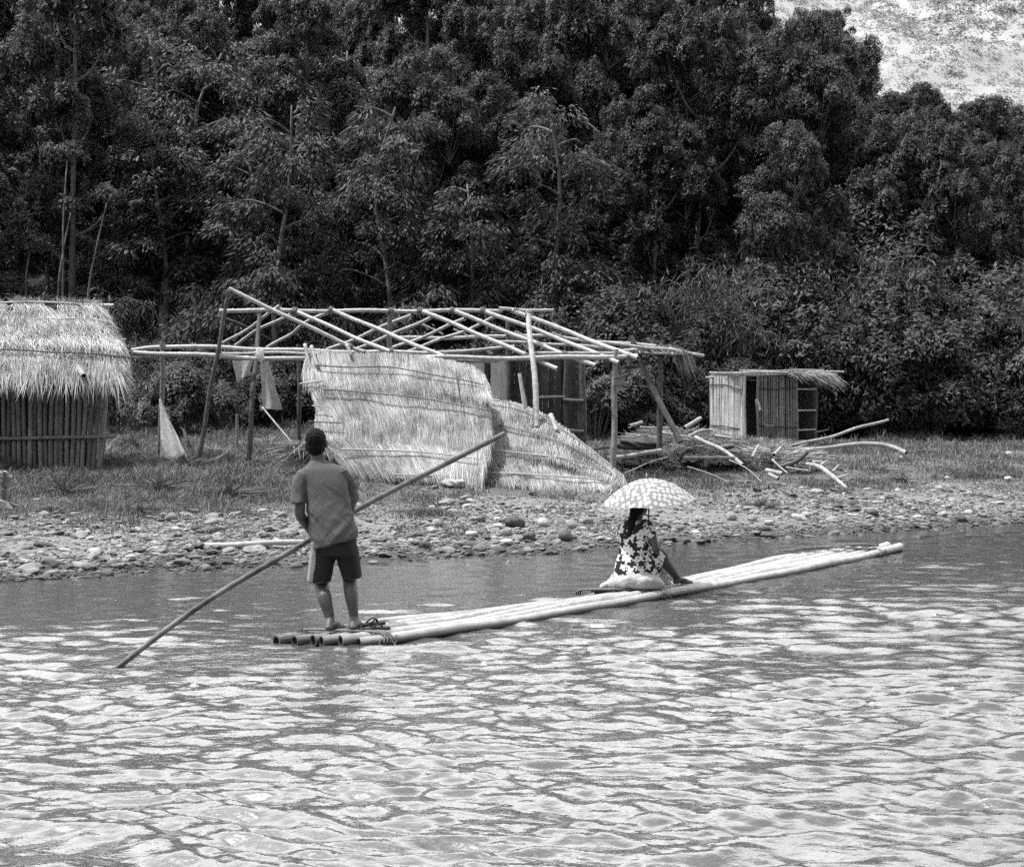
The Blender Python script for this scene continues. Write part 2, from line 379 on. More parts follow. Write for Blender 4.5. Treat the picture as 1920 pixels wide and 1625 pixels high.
sd = bpy.data.lights.new("sun", "SUN"); sd.energy = 3.6; sd.angle = math.radians(.6); sd.color = (1, 1, 1)
so = bpy.data.objects.new("sun", sd); COL.objects.link(so)
sdir = Vector((math.sin(SUN_AZ) * math.cos(SUN_EL), math.cos(SUN_AZ) * math.cos(SUN_EL), math.sin(SUN_EL)))
so.rotation_euler = sdir.to_track_quat("Z", "Y").to_euler(); so.location = (0, 0, 60)
scene.view_settings.view_transform = "Standard"; scene.view_settings.look = "None"; scene.view_settings.exposure = 0.35
scene.render.engine = "CYCLES"
cy = scene.cycles
cy.use_denoising = False; cy.max_bounces = 5; cy.diffuse_bounces = 3; cy.glossy_bounces = 3; cy.transmission_bounces = 3; cy.transparent_max_bounces = 4
cy.sample_clamp_indirect = 6; cy.sample_clamp_direct = 0; cy.use_adaptive_sampling = True; cy.adaptive_threshold = .04
cy.caustics_reflective = False; cy.caustics_refractive = False

# ------------------------------------------------------------------ terrain
SX = [-60, -12, -5.57, -4.1, -1.7, 0, 2.4, 5.2, 8.55, 14, 30, 90]
SY = [7.0, 11.5, 13.35, 14.3, 15.05, 15.9, 17.25, 18.8, 20.5, 23, 30, 52]
def shore_d(X, Y):
    ys = np.interp(X, SX, SY)
    return (Y - ys) * .87 + (fbm(np.asarray(X) * .9, np.asarray(Y) * .9, 5) - .5) * .5
def ground_z(X, Y):
    X = np.asarray(X, float); Y = np.asarray(Y, float)
    d = shore_d(X, Y)
    z = np.interp(d, [-14, -8, -2, 0, 1, 4, 8, 20, 30, 60], [-1.6, -1.2, -.35, 0, .14, .45, .84, 1.06, 1.45, 1.8])
    z = z + (fbm(X * .5, Y * .5, 9) - .5) * .14 * np.clip(d / 3, 0, 1)
    a = np.clip(X / np.maximum(Y, 1), -.9, .9)
    sl = np.interp(a, [-.6, .1, .235, .41, .7], [.45, .45, .42, .35, .30])
    yc = np.interp(a, [-.7, .15, .235, .278, .41, .7], [128, 112, 96, 86, 75, 68])
    up = np.clip(Y - 47, 0, None); h = sl * np.minimum(up, np.maximum(yc - 47, 0)) - .4 * np.clip(Y - yc, 0, None)
    h = np.where(Y > yc, np.maximum(h, -1), h)
    return z + h + (fbm(X * .12, Y * .12, 21) - .5) * 3 * np.clip(up / 10, 0, 1)
def gz(X, Y): return float(ground_z(np.array([X]), np.array([Y]))[0])
def G(px, py, lo=12.0, hi=70.0):
    """where the line of sight through a photo pixel meets the bank"""
    Ys = np.linspace(lo, hi, 1500); Xs = (px - CX) * Ys / F; Zs = CH - (py - HY) * Ys / F
    below = Zs < ground_z(Xs, Ys); i = int(np.argmax(below)) if below.any() else len(Ys) - 1
    return Vector((Xs[i], Ys[i], gz(Xs[i], Ys[i])))

def grid_faces(r, c):
    i = np.arange(r - 1)[:, None] * c; j = np.arange(c - 1)[None, :]
    return np.stack([i + j, i + j + 1, i + c + j + 1, i + c + j], -1).reshape(-1, 4)

a_ = np.linspace(-1.1, 1.1, 420); y_ = np.concatenate([np.geomspace(7, 50, 220), np.geomspace(50.5, 230, 90)])
YY, AA = np.meshgrid(y_, a_, indexing="ij"); XX = AA * YY
ZZ = ground_z(XX, YY)
ter = build("river_bank", np.stack([XX, YY, ZZ], -1).reshape(-1, 3), [grid_faces(len(y_), len(a_))], M["ground"], smooth=True)
tag(ter, kind="structure")
dd = shore_d(XX, YY).ravel()
gr = np.clip((dd + (fbm(XX * .8, YY * .8, 33).ravel() - .5) * 5 - 3.2) / 1.2, 0, 1)
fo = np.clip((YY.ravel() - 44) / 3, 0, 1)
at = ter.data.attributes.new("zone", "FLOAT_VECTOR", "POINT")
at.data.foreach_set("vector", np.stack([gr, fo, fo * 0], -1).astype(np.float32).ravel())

# far hill in full sun
a2 = np.linspace(-1.0, 1.0, 120); y2 = np.linspace(200, 620, 70)
Y2, A2 = np.meshgrid(y2, a2, indexing="ij"); X2 = A2 * Y2
def far_z(X, Y): return -8 + (Y - 200) * .62 + (fbm(X * .012, Y * .012, 41) - .5) * 50 + (fbm(X * .06, Y * .06, 44) - .5) * 9
M["far_ground"] = mat("dry_hillside", .34, .46, .05, rough=.9, spec=.1, detail=9)
fh = build("far_hill", np.stack([X2, Y2, far_z(X2, Y2)], -1).reshape(-1, 3), [grid_faces(70, 120)], M["far_ground"], smooth=True)
tag(fh, kind="structure")

# ------------------------------------------------------------------ leaves
def leaf_quads(mb, pos, axis, nrm, L, W, fold=.0):
    axis = unit(axis); side = unit(np.cross(axis, nrm)); L = np.asarray(L)[:, None]; W = np.asarray(W)[:, None]
    up = np.cross(side, axis)
    mid = pos + axis * L * .45
    V = np.stack([pos, mid + side * W * .5 - up * W * fold, pos + axis * L - up * L * .12, mid - side * W * .5 - up * W * fold], 1).reshape(-1, 3)
    i = np.arange(len(pos))[:, None] * 4
    mb.add(V, i + np.array([[0, 1, 2, 3]]))

def rdirs(r, n):
    return unit(r.normal(size=(n, 3)))

def clump(mb, r, c, rad, n, L=.165, W=.074, droop=.35, upbias=.35):
    n = int(n * 2.8)
    d = rdirs(r, n); d[:, 2] = np.where(d[:, 2] < -.35, -d[:, 2], d[:, 2]); d[:, 2] += upbias * r.random(n) * .6; d = unit(d)
    rr = (.6 + .4 * r.random(n) ** .5) * (.85 + .3 * np.sin(d[:, 0] * 5 + d[:, 1] * 4 + r.random() * 6))
    pos = c + d * rr[:, None] * rad
    tg = np.cross(d, r.normal(size=(n, 3))); ax = unit(tg) * .8 + d * .55; ax[:, 2] -= droop
    nr = d + r.normal(size=(n, 3)) * .22 + np.array([0, 0, .55])
    leaf_quads(mb, pos, ax, nr, L * (.7 + .6 * r.random(n)), W * (.7 + .6 * r.random(n)), .15)

def broadleaf(seed, h, spread=1.0, low=.32, dens=1.0, conic=.0):
    r = np.random.default_rng(seed); cr = MB(); tk = MB()
    lean = r.normal(size=2) * .4
    tp = spline([(0, 0, -.6), (lean[0] * .3, lean[1] * .3, h * .35), (lean[0] * .7, lean[1] * .7, h * .65), (lean[0], lean[1], h * .9)], 16)
    tube(tk, tp, np.linspace(.15, .04, 16) * (h / 11), 8)
    lobes = [(tp[-1] + np.array([0, 0, -.9]), np.array([1.15, 1.15, 1.6]) * spread, 1.0)]
    nl = 8; ga = r.random() * 6
    for i in range(nl):
        t = low + (.86 - low) * (i + .6 * r.random()) / nl
        k = t * 15; i0 = min(int(k), 14); b = tp[i0] + (tp[i0 + 1] - tp[i0]) * (k - i0)
        ga += 2.4 + r.normal() * .35
        L = spread * (1.25 + .95 * r.random()) * (1.25 - (.35 + conic) * t)
        e = b + np.array([math.cos(ga) * L, math.sin(ga) * L, .75 * L])
        tube(tk, spline([b, (b + e) / 2 + np.array([0, 0, -.18 * L]), e], 7), np.linspace(.065, .02, 7), 5, caps=False)
        R = spread * (.80 + .5 * r.random()) * (1.1 - conic * t)
        lobes.append((e, np.array([R, R, R * (.8 + .3 * r.random())]), t))
    for c, rad, t in lobes:
        m = int(7 + 5.5 * rad[0] ** 2)
        for q in range(m):
            z = 1 - 1.25 * (q + .5) / m; az = 2.399 * q + r.random() * .7; rr = math.sqrt(max(0, 1 - z * z)); d = np.array([rr * math.cos(az), rr * math.sin(az), z])
            cc = c + d * rad * (.62 + .55 * r.random()) + r.normal(size=3) * .16; R = (.30 + .36 * r.random()) * (.85 + .2 * rad[0])
            if q % 3 == 0: tube(tk, [c - np.array([0, 0, rad[2] * .4]), (c + cc) / 2, cc], [.03, .02, .01], 4, caps=False)
            clump(cr, r, cc, np.array([R, R, R * .95]), int(215 * dens * (R / .6) ** 1.6))
    return cr, tk

def layered(seed, h):
    r = np.random.default_rng(seed); cr = MB(); tk = MB()
    tp = spline([(0, 0, -.6), (r.normal() * .2, r.normal() * .2, h * .4), (r.normal() * .3, r.normal() * .3, h * .75), (r.normal() * .3, r.normal() * .3, h)], 16)
    tube(tk, tp, np.linspace(.2, .04, 16), 8)
    ga = r.random() * 6; nl = 15
    for i in range(nl):
        t = .28 + .72 * (i + .4 * r.random()) / nl
        k = t * 15; i0 = min(int(k), 14); b = tp[i0] + (tp[i0 + 1] - tp[i0]) * (k - i0)
        ga += 2.4 + r.normal() * .4
        L = (3.9 - 2.5 * ((t - .28) / .72)) * (.55 + .7 * r.random())
        dr = np.array([math.cos(ga), math.sin(ga), 0])
        p = [b, b + dr * L * .4 + np.array([0, 0, .35 * L * .4]), b + dr * L * .75 + np.array([0, 0, .3 * L * .6]), b + dr * L + np.array([0, 0, .04 * L])]
        br = spline(p, 9); tube(tk, br, np.linspace(.06, .012, 9), 5, caps=False)
        ns = max(3, int(L * 2.6)); perp = np.array([-dr[1], dr[0], 0])
        for s in range(ns):
            f = .3 + .7 * (s + r.random()) / ns; q = f * 8; q0 = min(int(q), 7); c0 = br[q0] + (br[q0 + 1] - br[q0]) * (q - q0)
            sl = (.5 + .9 * r.random()) * (1.15 - .5 * f) * (1 if r.random() < .5 else -1)
            c = c0 + perp * sl + dr * abs(sl) * .4; c[2] += r.normal() * .3 - abs(sl) * .15
            # a flat drooping spray
            n = 110; d = r.normal(size=(n, 2)); d /= np.linalg.norm(d, axis=1)[:, None]; q1 = r.random(n) ** .5
            off = np.stack([d[:, 0] * q1 * .75, d[:, 1] * q1 * .75, -.34 * q1 ** 2 + r.normal(size=n) * .13], -1)
            ax = np.stack([d[:, 0], d[:, 1], np.full(n, -.35)], -1) * [1, 1, 1] + dr * .7 + r.normal(size=(n, 3)) * .3
            ax[:, 2] -= .25 * q1
            nr = np.array([0, 0, 1.]) + r.normal(size=(n, 3)) * .3
            leaf_quads(cr, c + off, ax, nr, .3 * (.7 + .6 * r.random(n)), .105 * (.7 + .6 * r.random(n)), .2)
    return cr, tk

def shrub(seed, w, h, L=.13, W=.048, n=46):
    r = np.random.default_rng(seed); cr = MB(); tk = MB()
    for i in range(n):
        a = r.random() * 6.28; q = r.random() ** .6; e = np.array([math.cos(a) * w * q, math.sin(a) * w * q, h * (.25 + .75 * r.random()) * (1 - .5 * q * q)])
        b = e * [.12, .12, 0] + np.array([0, 0, -.15])
        tube(tk, spline([b, (b + e) / 2 + np.array([0, 0, .2 * h]), e], 6), np.linspace(.02, .008, 6), 4, caps=False)
        R = (.32 + .3 * r.random()) * (.6 + .25 * h)
        clump(cr, r, e, np.array([R, R, R * .85]), 190, L, W, droop=.5, upbias=.5)
    return cr, tk

def bamboo_clump(seed, h, n=26, sp=1.0):
    r = np.random.default_rng(seed); cr = MB(); tk = MB()
    for i in range(n):
        a = r.random() * 6.28; hh = h * (.6 + .4 * r.random()); sprd = sp * (.35 + .8 * r.random()) * h * .28
        d = np.array([math.cos(a), math.sin(a), 0]); b = d * .35 * r.random()
        br = spline([b + np.array([0, 0, -.2]), b + d * sprd * .25 + np.array([0, 0, hh * .55]), b + d * sprd * .75 + np.array([0, 0, hh * .92]), b + d * sprd * 1.5 + np.array([0, 0, hh * (.85 + .1 * r.random())])], 14)
        tube(tk, br, np.linspace(.028, .006, 14), 5, caps=False)
        m = 210; f = 2 + 11 * (r.random(m) ** .7) * .999; i0 = f.astype(int).clip(0, 12); c = br[i0] + (br[i0 + 1] - br[i0]) * (f - i0)[:, None]
        off = r.normal(size=(m, 3)) * [.3, .3, .2]; off[:, 2] -= .12
        ax = off * 1.2 + r.normal(size=(m, 3)) * .4; ax[:, 2] -= .75
        leaf_quads(cr, c + off, ax, r.normal(size=(m, 3)) + np.array([0, 0, .6]), .24 * (.7 + .7 * r.random(m)), .034 * (.8 + .5 * r.random(m)), .1)
    return cr, tk

PROTO = {}; HGT = {}
def proto(key, name, crtk, leafm, barkm=None, stem="trunk", crown="crown"):
    cr, tk = crtk
    c = cr.out(crown, leafm, None); t = tk.out(stem, barkm or M["bark"], None, smooth=True)
    # meshes are shared by every copy
    co = np.zeros(len(c.data.vertices) * 3); c.data.vertices.foreach_get("co", co); HGT[key] = float(np.percentile(co[2::3], 99.7))
    PROTO[key] = (name, c.data, t.data, stem, crown)
    bpy.data.objects.remove(c); bpy.data.objects.remove(t)
for i in range(5): proto(f"b{i}", "broadleaf_tree", broadleaf(100 + i, 10.5 + i * .8, .92 + .08 * (i % 3), low=.28 - .06 * (i % 3)), M["leaf"])
for i in range(2): proto(f"c{i}", "broadleaf_tree", broadleaf(140 + i, 12.0, .78, low=.2, conic=.45), M["leaf"])
for i in range(3): proto(f"l{i}", "spreading_tree", layered(200 + i, 9 + i), M["leaf_layered"])
for i in range(3): proto(f"s{i}", "leafy_shrub", shrub(300 + i, 1.5, 2.4), M["leaf_shrub"], stem="stem", crown="foliage")
for i in range(2): proto(f"m{i}", "leafy_shrub", shrub(340 + i, 3.1, 4.8, .17, .062, 120), M["leaf_shrub"], stem="stem", crown="foliage")
for i in range(2): proto(f"g{i}", "bamboo_clump", bamboo_clump(400 + i, 4.6), M["leaf_bamboo"], M["bark"], stem="stalk", crown="foliage")

def plant(key, X, Y, s, rz, label, cat, group, sink=.0, sz=None):
    name, cm, tm, stem, crown = PROTO[key]
    o = empty(name, (X, Y, gz(X, Y) - sink), label, cat, group, rz); o.scale = (s, s, sz or s)
    for nm, me in ((stem, tm), (crown, cm)):
        c = bpy.data.objects.new(nm, me); COL.objects.link(c); c.parent = o
    return o

ORD = ["first", "second", "third", "fourth", "fifth", "sixth", "seventh", "eighth", "ninth", "tenth", "eleventh", "twelfth", "thirteenth",
       "fourteenth", "fifteenth", "sixteenth", "seventeenth", "eighteenth", "nineteenth", "twentieth"] + ["twenty-" + q for q in ("first", "second", "third", "fourth", "fifth", "sixth", "seventh", "eighth", "ninth")] + ["thirtieth"]
def landmark(px):
    for lim, s in ((250, "left thatched hut"), (430, "leaning white sheet"), (560, "hanging cloths"), (700, "standing man"), (880, "fallen thatch panel"),
                   (1080, "bare roof poles"), (1320, "dotted umbrella"), (1560, "small bamboo hut"), (1760, "long raised pole")):
        if px < lim: return s
    return "right end of the gravel bank"

# ------------------------------------------------------------------ forest
r = np.random.default_rng(5)
Yr = 47.5; row = 0; NT = 0; FOREST = []
while Yr < 126:
    n = int(round(.98 * Yr / (3.0 + .016 * Yr)))
    cnt = 0
    for i in range(n):
        a = -.47 + .96 * (i + .5 + r.normal() * .18) / n
        Y = Yr + r.normal() * 1.2
        yc = float(np.interp(a, [-.7, .15, .235, .278, .41, .7], [128, 112, 96, 86, 75, 68]))
        if Y > yc + 2: continue
        X = a * Y; px = CX + a * F
        lay = (Y < 66) and (px < 1080) and r.random() < (.5 if px > 250 else .4)
        if row < 1 and 60 < px < 300: continue        # dark hollow at the forest edge
        s = (.72 + .32 * r.random()) * (1.0 if row else .9); vs = 1.15 + .32 * r.random()
        pick = r.integers(30); roll = r.random(); turn = r.random() * 6.28
        if px > 1300:                                  # the ridge line falls away to the right
            ey = np.interp(px, [1300, 1380, 1425, 1440, 1465, 1480, 1560, 1585, 1605, 1625, 1642, 1662, 1680, 1750, 1765, 1790, 1850, 1920, 2100], [-200, -60, 30, 70, 70, 5, 10, 70, 150, 120, 50, 120, 150, 150, 130, 165, 175, 195, 230]) + 25 * r.random() * (px > 1690)
            top = (HY - ey) / F * Y + CH - gz(X, Y); h0 = 12.4
            if s * vs * h0 > top: k = top / (s * vs * h0); s *= max(k, .62); vs *= min(1, k / .62)
            if top < 5: continue
        key = f"l{pick % 3}" if lay else (f"c{pick % 2}" if (yc - Y < 10 and a > .2 and roll < .5) else f"b{pick % 5}")
        o_ = ORD[cnt]
        look = {"l": "spreading tree with flat sprays", "b": "dense tree with rounded leaf clumps", "c": "narrow pointed tree"}[key[0]]
        place = "front row of the wood" if row == 0 else f"{ORD[row]} row up the wooded slope"
        if px > 1300: vs *= min(1, top / max(s * vs * HGT[key], .1))
        FOREST.append([None, row, px, look]); FOREST[-1][0] = plant(key, X, Y, s, turn, f"{look}, {o_} from left in {place}", "tree", "trees of the wooded slope", sz=s * vs)
        cnt += 1; NT += 1
    Yr *= 1.072; row += 1
print("forest trees", NT, "rows", row)

# shrubs and bamboo at the forest edge: (photo x, base Y, key, scale)
EDGE = [(-20, 42, "g0", 1.0), (40, 44, "s0", 1.1), (150, 41, "g1", 1.05), (215, 39, "g0", .8), (275, 42, "s1", 1.0), (345, 37, "s2", .95), (395, 43, "s0", 1.2), (450, 44, "s1", 1.1),
        (520, 43, "s2", 1.0), (600, 44, "s0", 1.2), (690, 44, "g1", .95), (780, 44, "s1", 1.2), (860, 43, "s2", 1.2), (950, 43, "s0", 1.35), (1040, 42, "s1", 1.2),
        (1115, 39, "s2", 1.2), (1180, 43, "s0", 2.1), (1235, 40, "s1", .9), (1290, 44, "g0", 1.15), (1350, 43, "g1", 1.35), (1395, 41, "s2", 1.1), (1450, 45, "s0", 2.5), (1500, 43, "g1", 1.0),
        (1560, 44, "s1", 1.3), (1590, 45, "g0", 1.5), (1640, 42, "s2", .8), (1700, 44, "s2", 2.4), (1745, 42, "s0", 1.0), (1800, 44, "g1", 1.1), (1830, 45, "s2", 2.1), (1890, 42, "s0", .9), (1930, 44, "s1", 2.2),
        (1150, 47, "s1", 2.6), (1240, 48, "s2", 2.2), (1340, 48, "s0", 2.6), (1520, 48, "g1", 1.7), (1650, 48, "s2", 3.3), (1740, 49, "s0", 2.3), (1860, 49, "s1", 2.8), (560, 47, "s0", 1.6), (430, 48, "g0", 1.1), (330, 47, "s1", 1.5), (80, 47, "s2", 1.6), (900, 47, "s1", 1.8), (760, 48, "g0", 1.2), (1060, 47, "g1", 1.4)]
seen = {}
for px, Y, key, s in EDGE:
    if key[0] == "s" and s > 1.45: key, s = f"m{int(px) % 2}", s / 2.0
    lm = landmark(px); k = (lm, key[0], Y > 45); seen[k] = seen.get(k, 0) + 1
    look = "feathery bamboo" if key[0] == "g" else "dark shrub"
    where = "under the trees" if Y > 45 else "at the wood's edge"
    plant(key, (px - CX) * Y / F, Y, s, px * .7, f"{look} {where} beyond the {lm}, {ORD[seen[k]-1]} there", "bamboo" if key[0] == "g" else "shrub", "undergrowth along the foot of the wood")

# bare pale branches
for k, (pts, Y, lab) in enumerate([([(1243, 185), (1247, 135), (1275, 95), (1290, 60)], 78, "pale bare branched dead tree standing high among the dark crowns"),
                                   ([(1135, 385), (1158, 345), (1185, 315), (1200, 300)], 52, "pale leafless leaning dead tree above the bare roof poles")]):
    root = empty("dead_tree", P(*pts[0], Y), lab, "tree")
    mb = MB(); tube(mb, spline([P(px, py, Y) for px, py in [(pts[0][0] - 3, pts[0][1] + 230)] + pts], 14), np.linspace(.12, .03, 14), 7); mb.out("trunk", M["dead_wood"], root, True)
    for q in range(4):
        b = Vector(P(*pts[1 + q % 2], Y)); e = b + Vector(((-1) ** q * (.7 + .4 * q), .2, 1.1 + .3 * q))
        mb = MB(); tube(mb, spline([b, (b + e) / 2 + Vector((0, 0, .15)), e], 7), np.linspace(.04, .012, 7), 5); mb.out("branch", M["dead_wood"], root, True)

# thin trunks in the dark hollow on the left
for k, (x0, y0, x1, y1) in enumerate([(108, 560, 132, 400), (118, 500, 126, 300), (165, 560, 200, 380), (48, 560, 56, 470)]):
    root = empty("slender_sapling", P(x0, 745, 46), f"thin bare sapling in the dark hollow behind the left hut, {ORD[k]} from the tallest", "tree", "saplings in the dark hollow")
    mb = MB(); tube(mb, spline([P(x0 - 4, 770, 46), P(x0, y0, 46), P((x0 + x1) / 2 - 3, (y0 + y1) / 2, 46), P(x1, y1, 46.5)], 12), np.linspace(.06, .025, 12), 6); mb.out("trunk", M["bark"], root, True)
    cr = MB(); rr = np.random.default_rng(700 + k); clump(cr, rr, np.array(P(x1, y1 - 10, 46.5)), np.array([.8, .8, .5]), 160); cr.out("crown", M["leaf"], root)

# scrub covering the far hill
r = np.random.default_rng(77)
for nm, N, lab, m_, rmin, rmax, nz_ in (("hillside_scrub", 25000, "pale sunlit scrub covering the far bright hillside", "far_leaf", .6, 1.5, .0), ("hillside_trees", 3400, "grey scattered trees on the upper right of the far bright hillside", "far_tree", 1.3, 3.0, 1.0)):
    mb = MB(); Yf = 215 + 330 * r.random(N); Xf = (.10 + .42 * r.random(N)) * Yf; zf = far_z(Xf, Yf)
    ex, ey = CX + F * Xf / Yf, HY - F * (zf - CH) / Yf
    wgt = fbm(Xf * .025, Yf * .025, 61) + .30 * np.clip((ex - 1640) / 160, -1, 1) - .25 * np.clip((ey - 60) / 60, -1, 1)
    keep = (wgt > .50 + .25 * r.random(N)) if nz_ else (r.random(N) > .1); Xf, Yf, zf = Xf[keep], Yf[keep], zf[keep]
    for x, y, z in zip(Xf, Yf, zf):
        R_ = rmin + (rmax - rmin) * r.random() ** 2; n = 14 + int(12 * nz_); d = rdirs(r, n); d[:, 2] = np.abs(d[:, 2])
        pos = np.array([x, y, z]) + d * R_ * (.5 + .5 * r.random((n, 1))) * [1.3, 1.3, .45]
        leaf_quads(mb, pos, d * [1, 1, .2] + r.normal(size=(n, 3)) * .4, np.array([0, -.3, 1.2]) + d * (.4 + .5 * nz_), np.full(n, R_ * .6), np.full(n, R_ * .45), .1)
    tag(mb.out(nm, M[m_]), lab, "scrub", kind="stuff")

# ------------------------------------------------------------------ water
rows = 720; cols = 900
yw = 1 / np.linspace(1 / 2.6, 1 / 26.0, rows); sw = np.linspace(-1, 1, cols); aw = .62 * sw + .38 * sw ** 3
YW, AW = np.meshgrid(yw, aw, indexing="ij"); XW = AW * (.72 * YW + 3.2)
def waves(X, Y):
    r = np.random.default_rng(19); z = np.zeros_like(X)
    wx = X + (fbm(X * .7, Y * .9, 71, 3) - .5) * .6; wy = Y + (fbm(X * .9, Y * 1.2, 75, 3) - .5) * .42
    sg1 = .55 + .9 * fbm(X * .45, Y * .8, 81, 2); sg2 = .4 + 1.2 * fbm(X * .8, Y * 1.3, 85, 2)
    for k in range(84):
        lam = .07 * (.52 / .07) ** r.random(); th = r.normal() * .42 + .10
        kx, ky = math.sin(th), math.cos(th); ph = r.random() * 6.28
        amp = .00165 * (lam / .3) ** .85
        q = 2 * np.pi / lam * (wx * kx + wy * ky) + ph
        s = np.sin(q); s = s + .25 * np.cos(2 * q)
        if lam < .22: s = s * np.clip((13 - Y) / 5, 0, 1)
        z += amp * s * (sg1 if lam > .6 else sg2)
    return z
sheltered = np.clip((shore_d(XW, YW) + 5.5) / 4.0, 0, 1)       # calmer towards the far bank
churn = np.exp(-((XW + 2.15) / .75) ** 2 - ((YW - 9.25) / .45) ** 2) + .8 * np.exp(-((XW + 2.85) / .25) ** 2 - ((YW - 8.85) / .2) ** 2)   # water stirred by pole and stern
ampw = 1.0 - .50 * sheltered - .45 * np.clip(churn, 0, 1)
ZW = waves(XW, YW) * ampw
wv = np.stack([XW, YW, ZW], -1).reshape(-1, 3)
skirt = np.array([[-80, -60, -.01], [80, -60, -.01], [80, 2.55, -.01], [-80, 2.55, -.01]])
wat = build("river", np.vstack([wv, skirt]), [grid_faces(rows, cols), np.array([[0, 1, 2, 3]]) + rows * cols], M["water"], smooth=True)
ca = wat.data.attributes.new("calm", "FLOAT", "POINT"); ca.data.foreach_set("value", np.concatenate([(sheltered - 1.6 * churn).ravel(), np.zeros(4)]).astype(np.float32))
tag(wat, kind="structure")
side = MB()
for sgn in (-1, 1):
    x0 = sgn * (.72 * yw + 3.19); x1 = sgn * (.72 * yw + 63)
    V = np.vstack([np.stack([x0, yw, np.full(rows, -.01)], -1), np.stack([x1, yw, np.full(rows, -.01)], -1)])
    i = np.arange(rows - 1); q = np.stack([i, i + 1, rows + i + 1, rows + i], -1) if sgn > 0 else np.stack([i, rows + i, rows + i + 1, i + 1], -1)
    side.add(V, q)
tag(side.out("river_reach", M["water"], smooth=True), kind="structure")

# ------------------------------------------------------------------ gravel, boulders
def rock_shapes(n, sub, seed):
    out = []; r = np.random.default_rng(seed)
    for k in range(n):
        bm = bmesh.new(); bmesh.ops.create_icosphere(bm, subdivisions=sub, radius=1)
        V = np.array([v.co[:] for v in bm.verts]); T = np.array([[v.index for v in f.verts] for f in bm.faces]); bm.free()
        for _ in range(7):
            d = rdirs(r, 1)[0]; t = .62 + .25 * r.random(); p = V @ d; V -= np.outer(np.clip(p - t, 0, None), d) * .85
        V *= 1 + .10 * r.normal(size=(len(V), 1)) * (1 if sub < 3 else .3)
        out.append((V, T))
    return out
r = np.random.default_rng(23); shp = rock_shapes(8, 2, 5); mb = MB(); shp1 = rock_shapes(8, 1, 8)
N = 230000; aa = -.47 + .98 * r.random(N); yy = 1 / (1 / 31.0 + (1 / 12.6 - 1 / 31.0) * r.random(N)); xx = aa * yy
d = shore_d(xx, yy); dens = np.clip(1.15 - np.clip(d + (fbm(xx * .8, yy * .8, 33) - .5) * 5 - 2.4, 0, 9) / 2.0, .03, 1) * (d > -.35)
dens = dens * np.clip(.25 + (fbm(xx * .6, yy * .9, 95) - .34) * 5, .12, 1) * np.where(yy > 20, .8, .62)
keep = r.random(N) < dens; xx, yy, d = xx[keep], yy[keep], d[keep]; n = len(xx)
sz = np.clip(np.exp(r.normal(size=n) * .62 - 4.18), .008, .11) * (.75 + .5 * fbm(xx * 1.3, yy * 1.3, 91))
zz = ground_z(xx, yy)
for i in range(n):
    V, T = (shp if sz[i] > .045 else shp1)[r.integers(8)]
    c, s = math.cos(r.random() * 6.28), math.sin(r.random() * 6.28); an = r.random() * 6.28; c, s = math.cos(an), math.sin(an)
    W = V * np.array([1.1 + .5 * r.random(), .75 + .3 * r.random(), .34 + .3 * r.random()]) * sz[i]
    W = np.stack([W[:, 0] * c - W[:, 1] * s, W[:, 0] * s + W[:, 1] * c, W[:, 2] + .12 * W[:, 0]], -1) + np.array([xx[i], yy[i], zz[i] + sz[i] * .18])
    mb.add(W, None, T)
tag(mb.out("gravel", M["pebble"]), "grey river pebbles covering the sloping bank", "gravel", kind="stuff")
print("pebbles", n)

BIG = [(965, 976, 34, "dark", "largest dark boulder in the rock cluster below the fallen thatch"), (1018, 977, 27, "pale", "pale rounded boulder touching the largest dark boulder's right side"),
       (935, 984, 22, "pale", "small white rock at the foot of the dark boulder"), (993, 1005, 24, "dark", "dark wet boulder sunk in mud below the pale rounded boulder"),
       (1058, 1003, 30, "dark", "lone dark rounded boulder in the mud left of the umbrella"), (797, 1021, 20, "dark", "small black angular rock near the waterline right of the man"),
       (820, 980, 22, "mid", "grey boulder half way between man and boulder cluster"), (948, 996, 22, "mid", "grey slab in front of the largest dark boulder"),
       (884, 997, 25, "pale", "flat pale stone left of the rock cluster"), (950, 1013, 26, "pale", "flat white slab on dark mud in front of the cluster"),
       (1100, 975, 22, "mid", "grey boulder up the bank behind the lone dark boulder"), (1070, 982, 24, "mid", "broad grey boulder between cluster and umbrella"),
       (1305, 997, 22, "pale", "bright white stone right of the seated woman"), (1287, 1014, 17, "dark", "dark flat pebble at waterline right of the seated woman"),
       (1370, 967, 22, "mid", "round grey boulder on the bank right of the umbrella"), (1442, 978, 20, "pale", "pale oval boulder beyond the raft bow"),
       (1410, 970, 18, "mid", "upright grey stone beside the pale oval boulder"), (1720, 967, 18, "pale", "pale stone on the gravel above the raft tip"),
       (1800, 970, 22, "dark", "dark rounded boulder near the right waterline"), (1635, 960, 20, "dark", "dark rock on the gravel above the bow lashing"),
       (320, 968, 22, "mid", "round grey boulder in grass above the lying bamboo log"), (268, 1006, 21, "mid", "smooth grey boulder left of the lying bamboo log"),
       (330, 990, 20, "pale", "pale boulder at the grass edge above the log's open end"), (163, 997, 16, "pale", "small pale stone on the left gravel below the hut"),
       (385, 1065, 22, "mid", "wet grey boulder at the waterline below the log"), (245, 1043, 22, "pale", "broad pale stone on the left gravel near the water"),
       (205, 1074, 16, "dark", "dark wet rock at the left waterline"), (345, 1075, 16, "dark", "dark wet rock at the waterline under the log's open end"),
       (700, 1052, 22, "pale", "pale flat stone at the waterline right of the man's knees"), (555, 1062, 22, "dark", "dark wet rock at the waterline left of the man's knees"),
       (1890, 895, 16, "pale", "pale stone high on the gravel at the right edge")]
bs = rock_shapes(10, 3, 31)
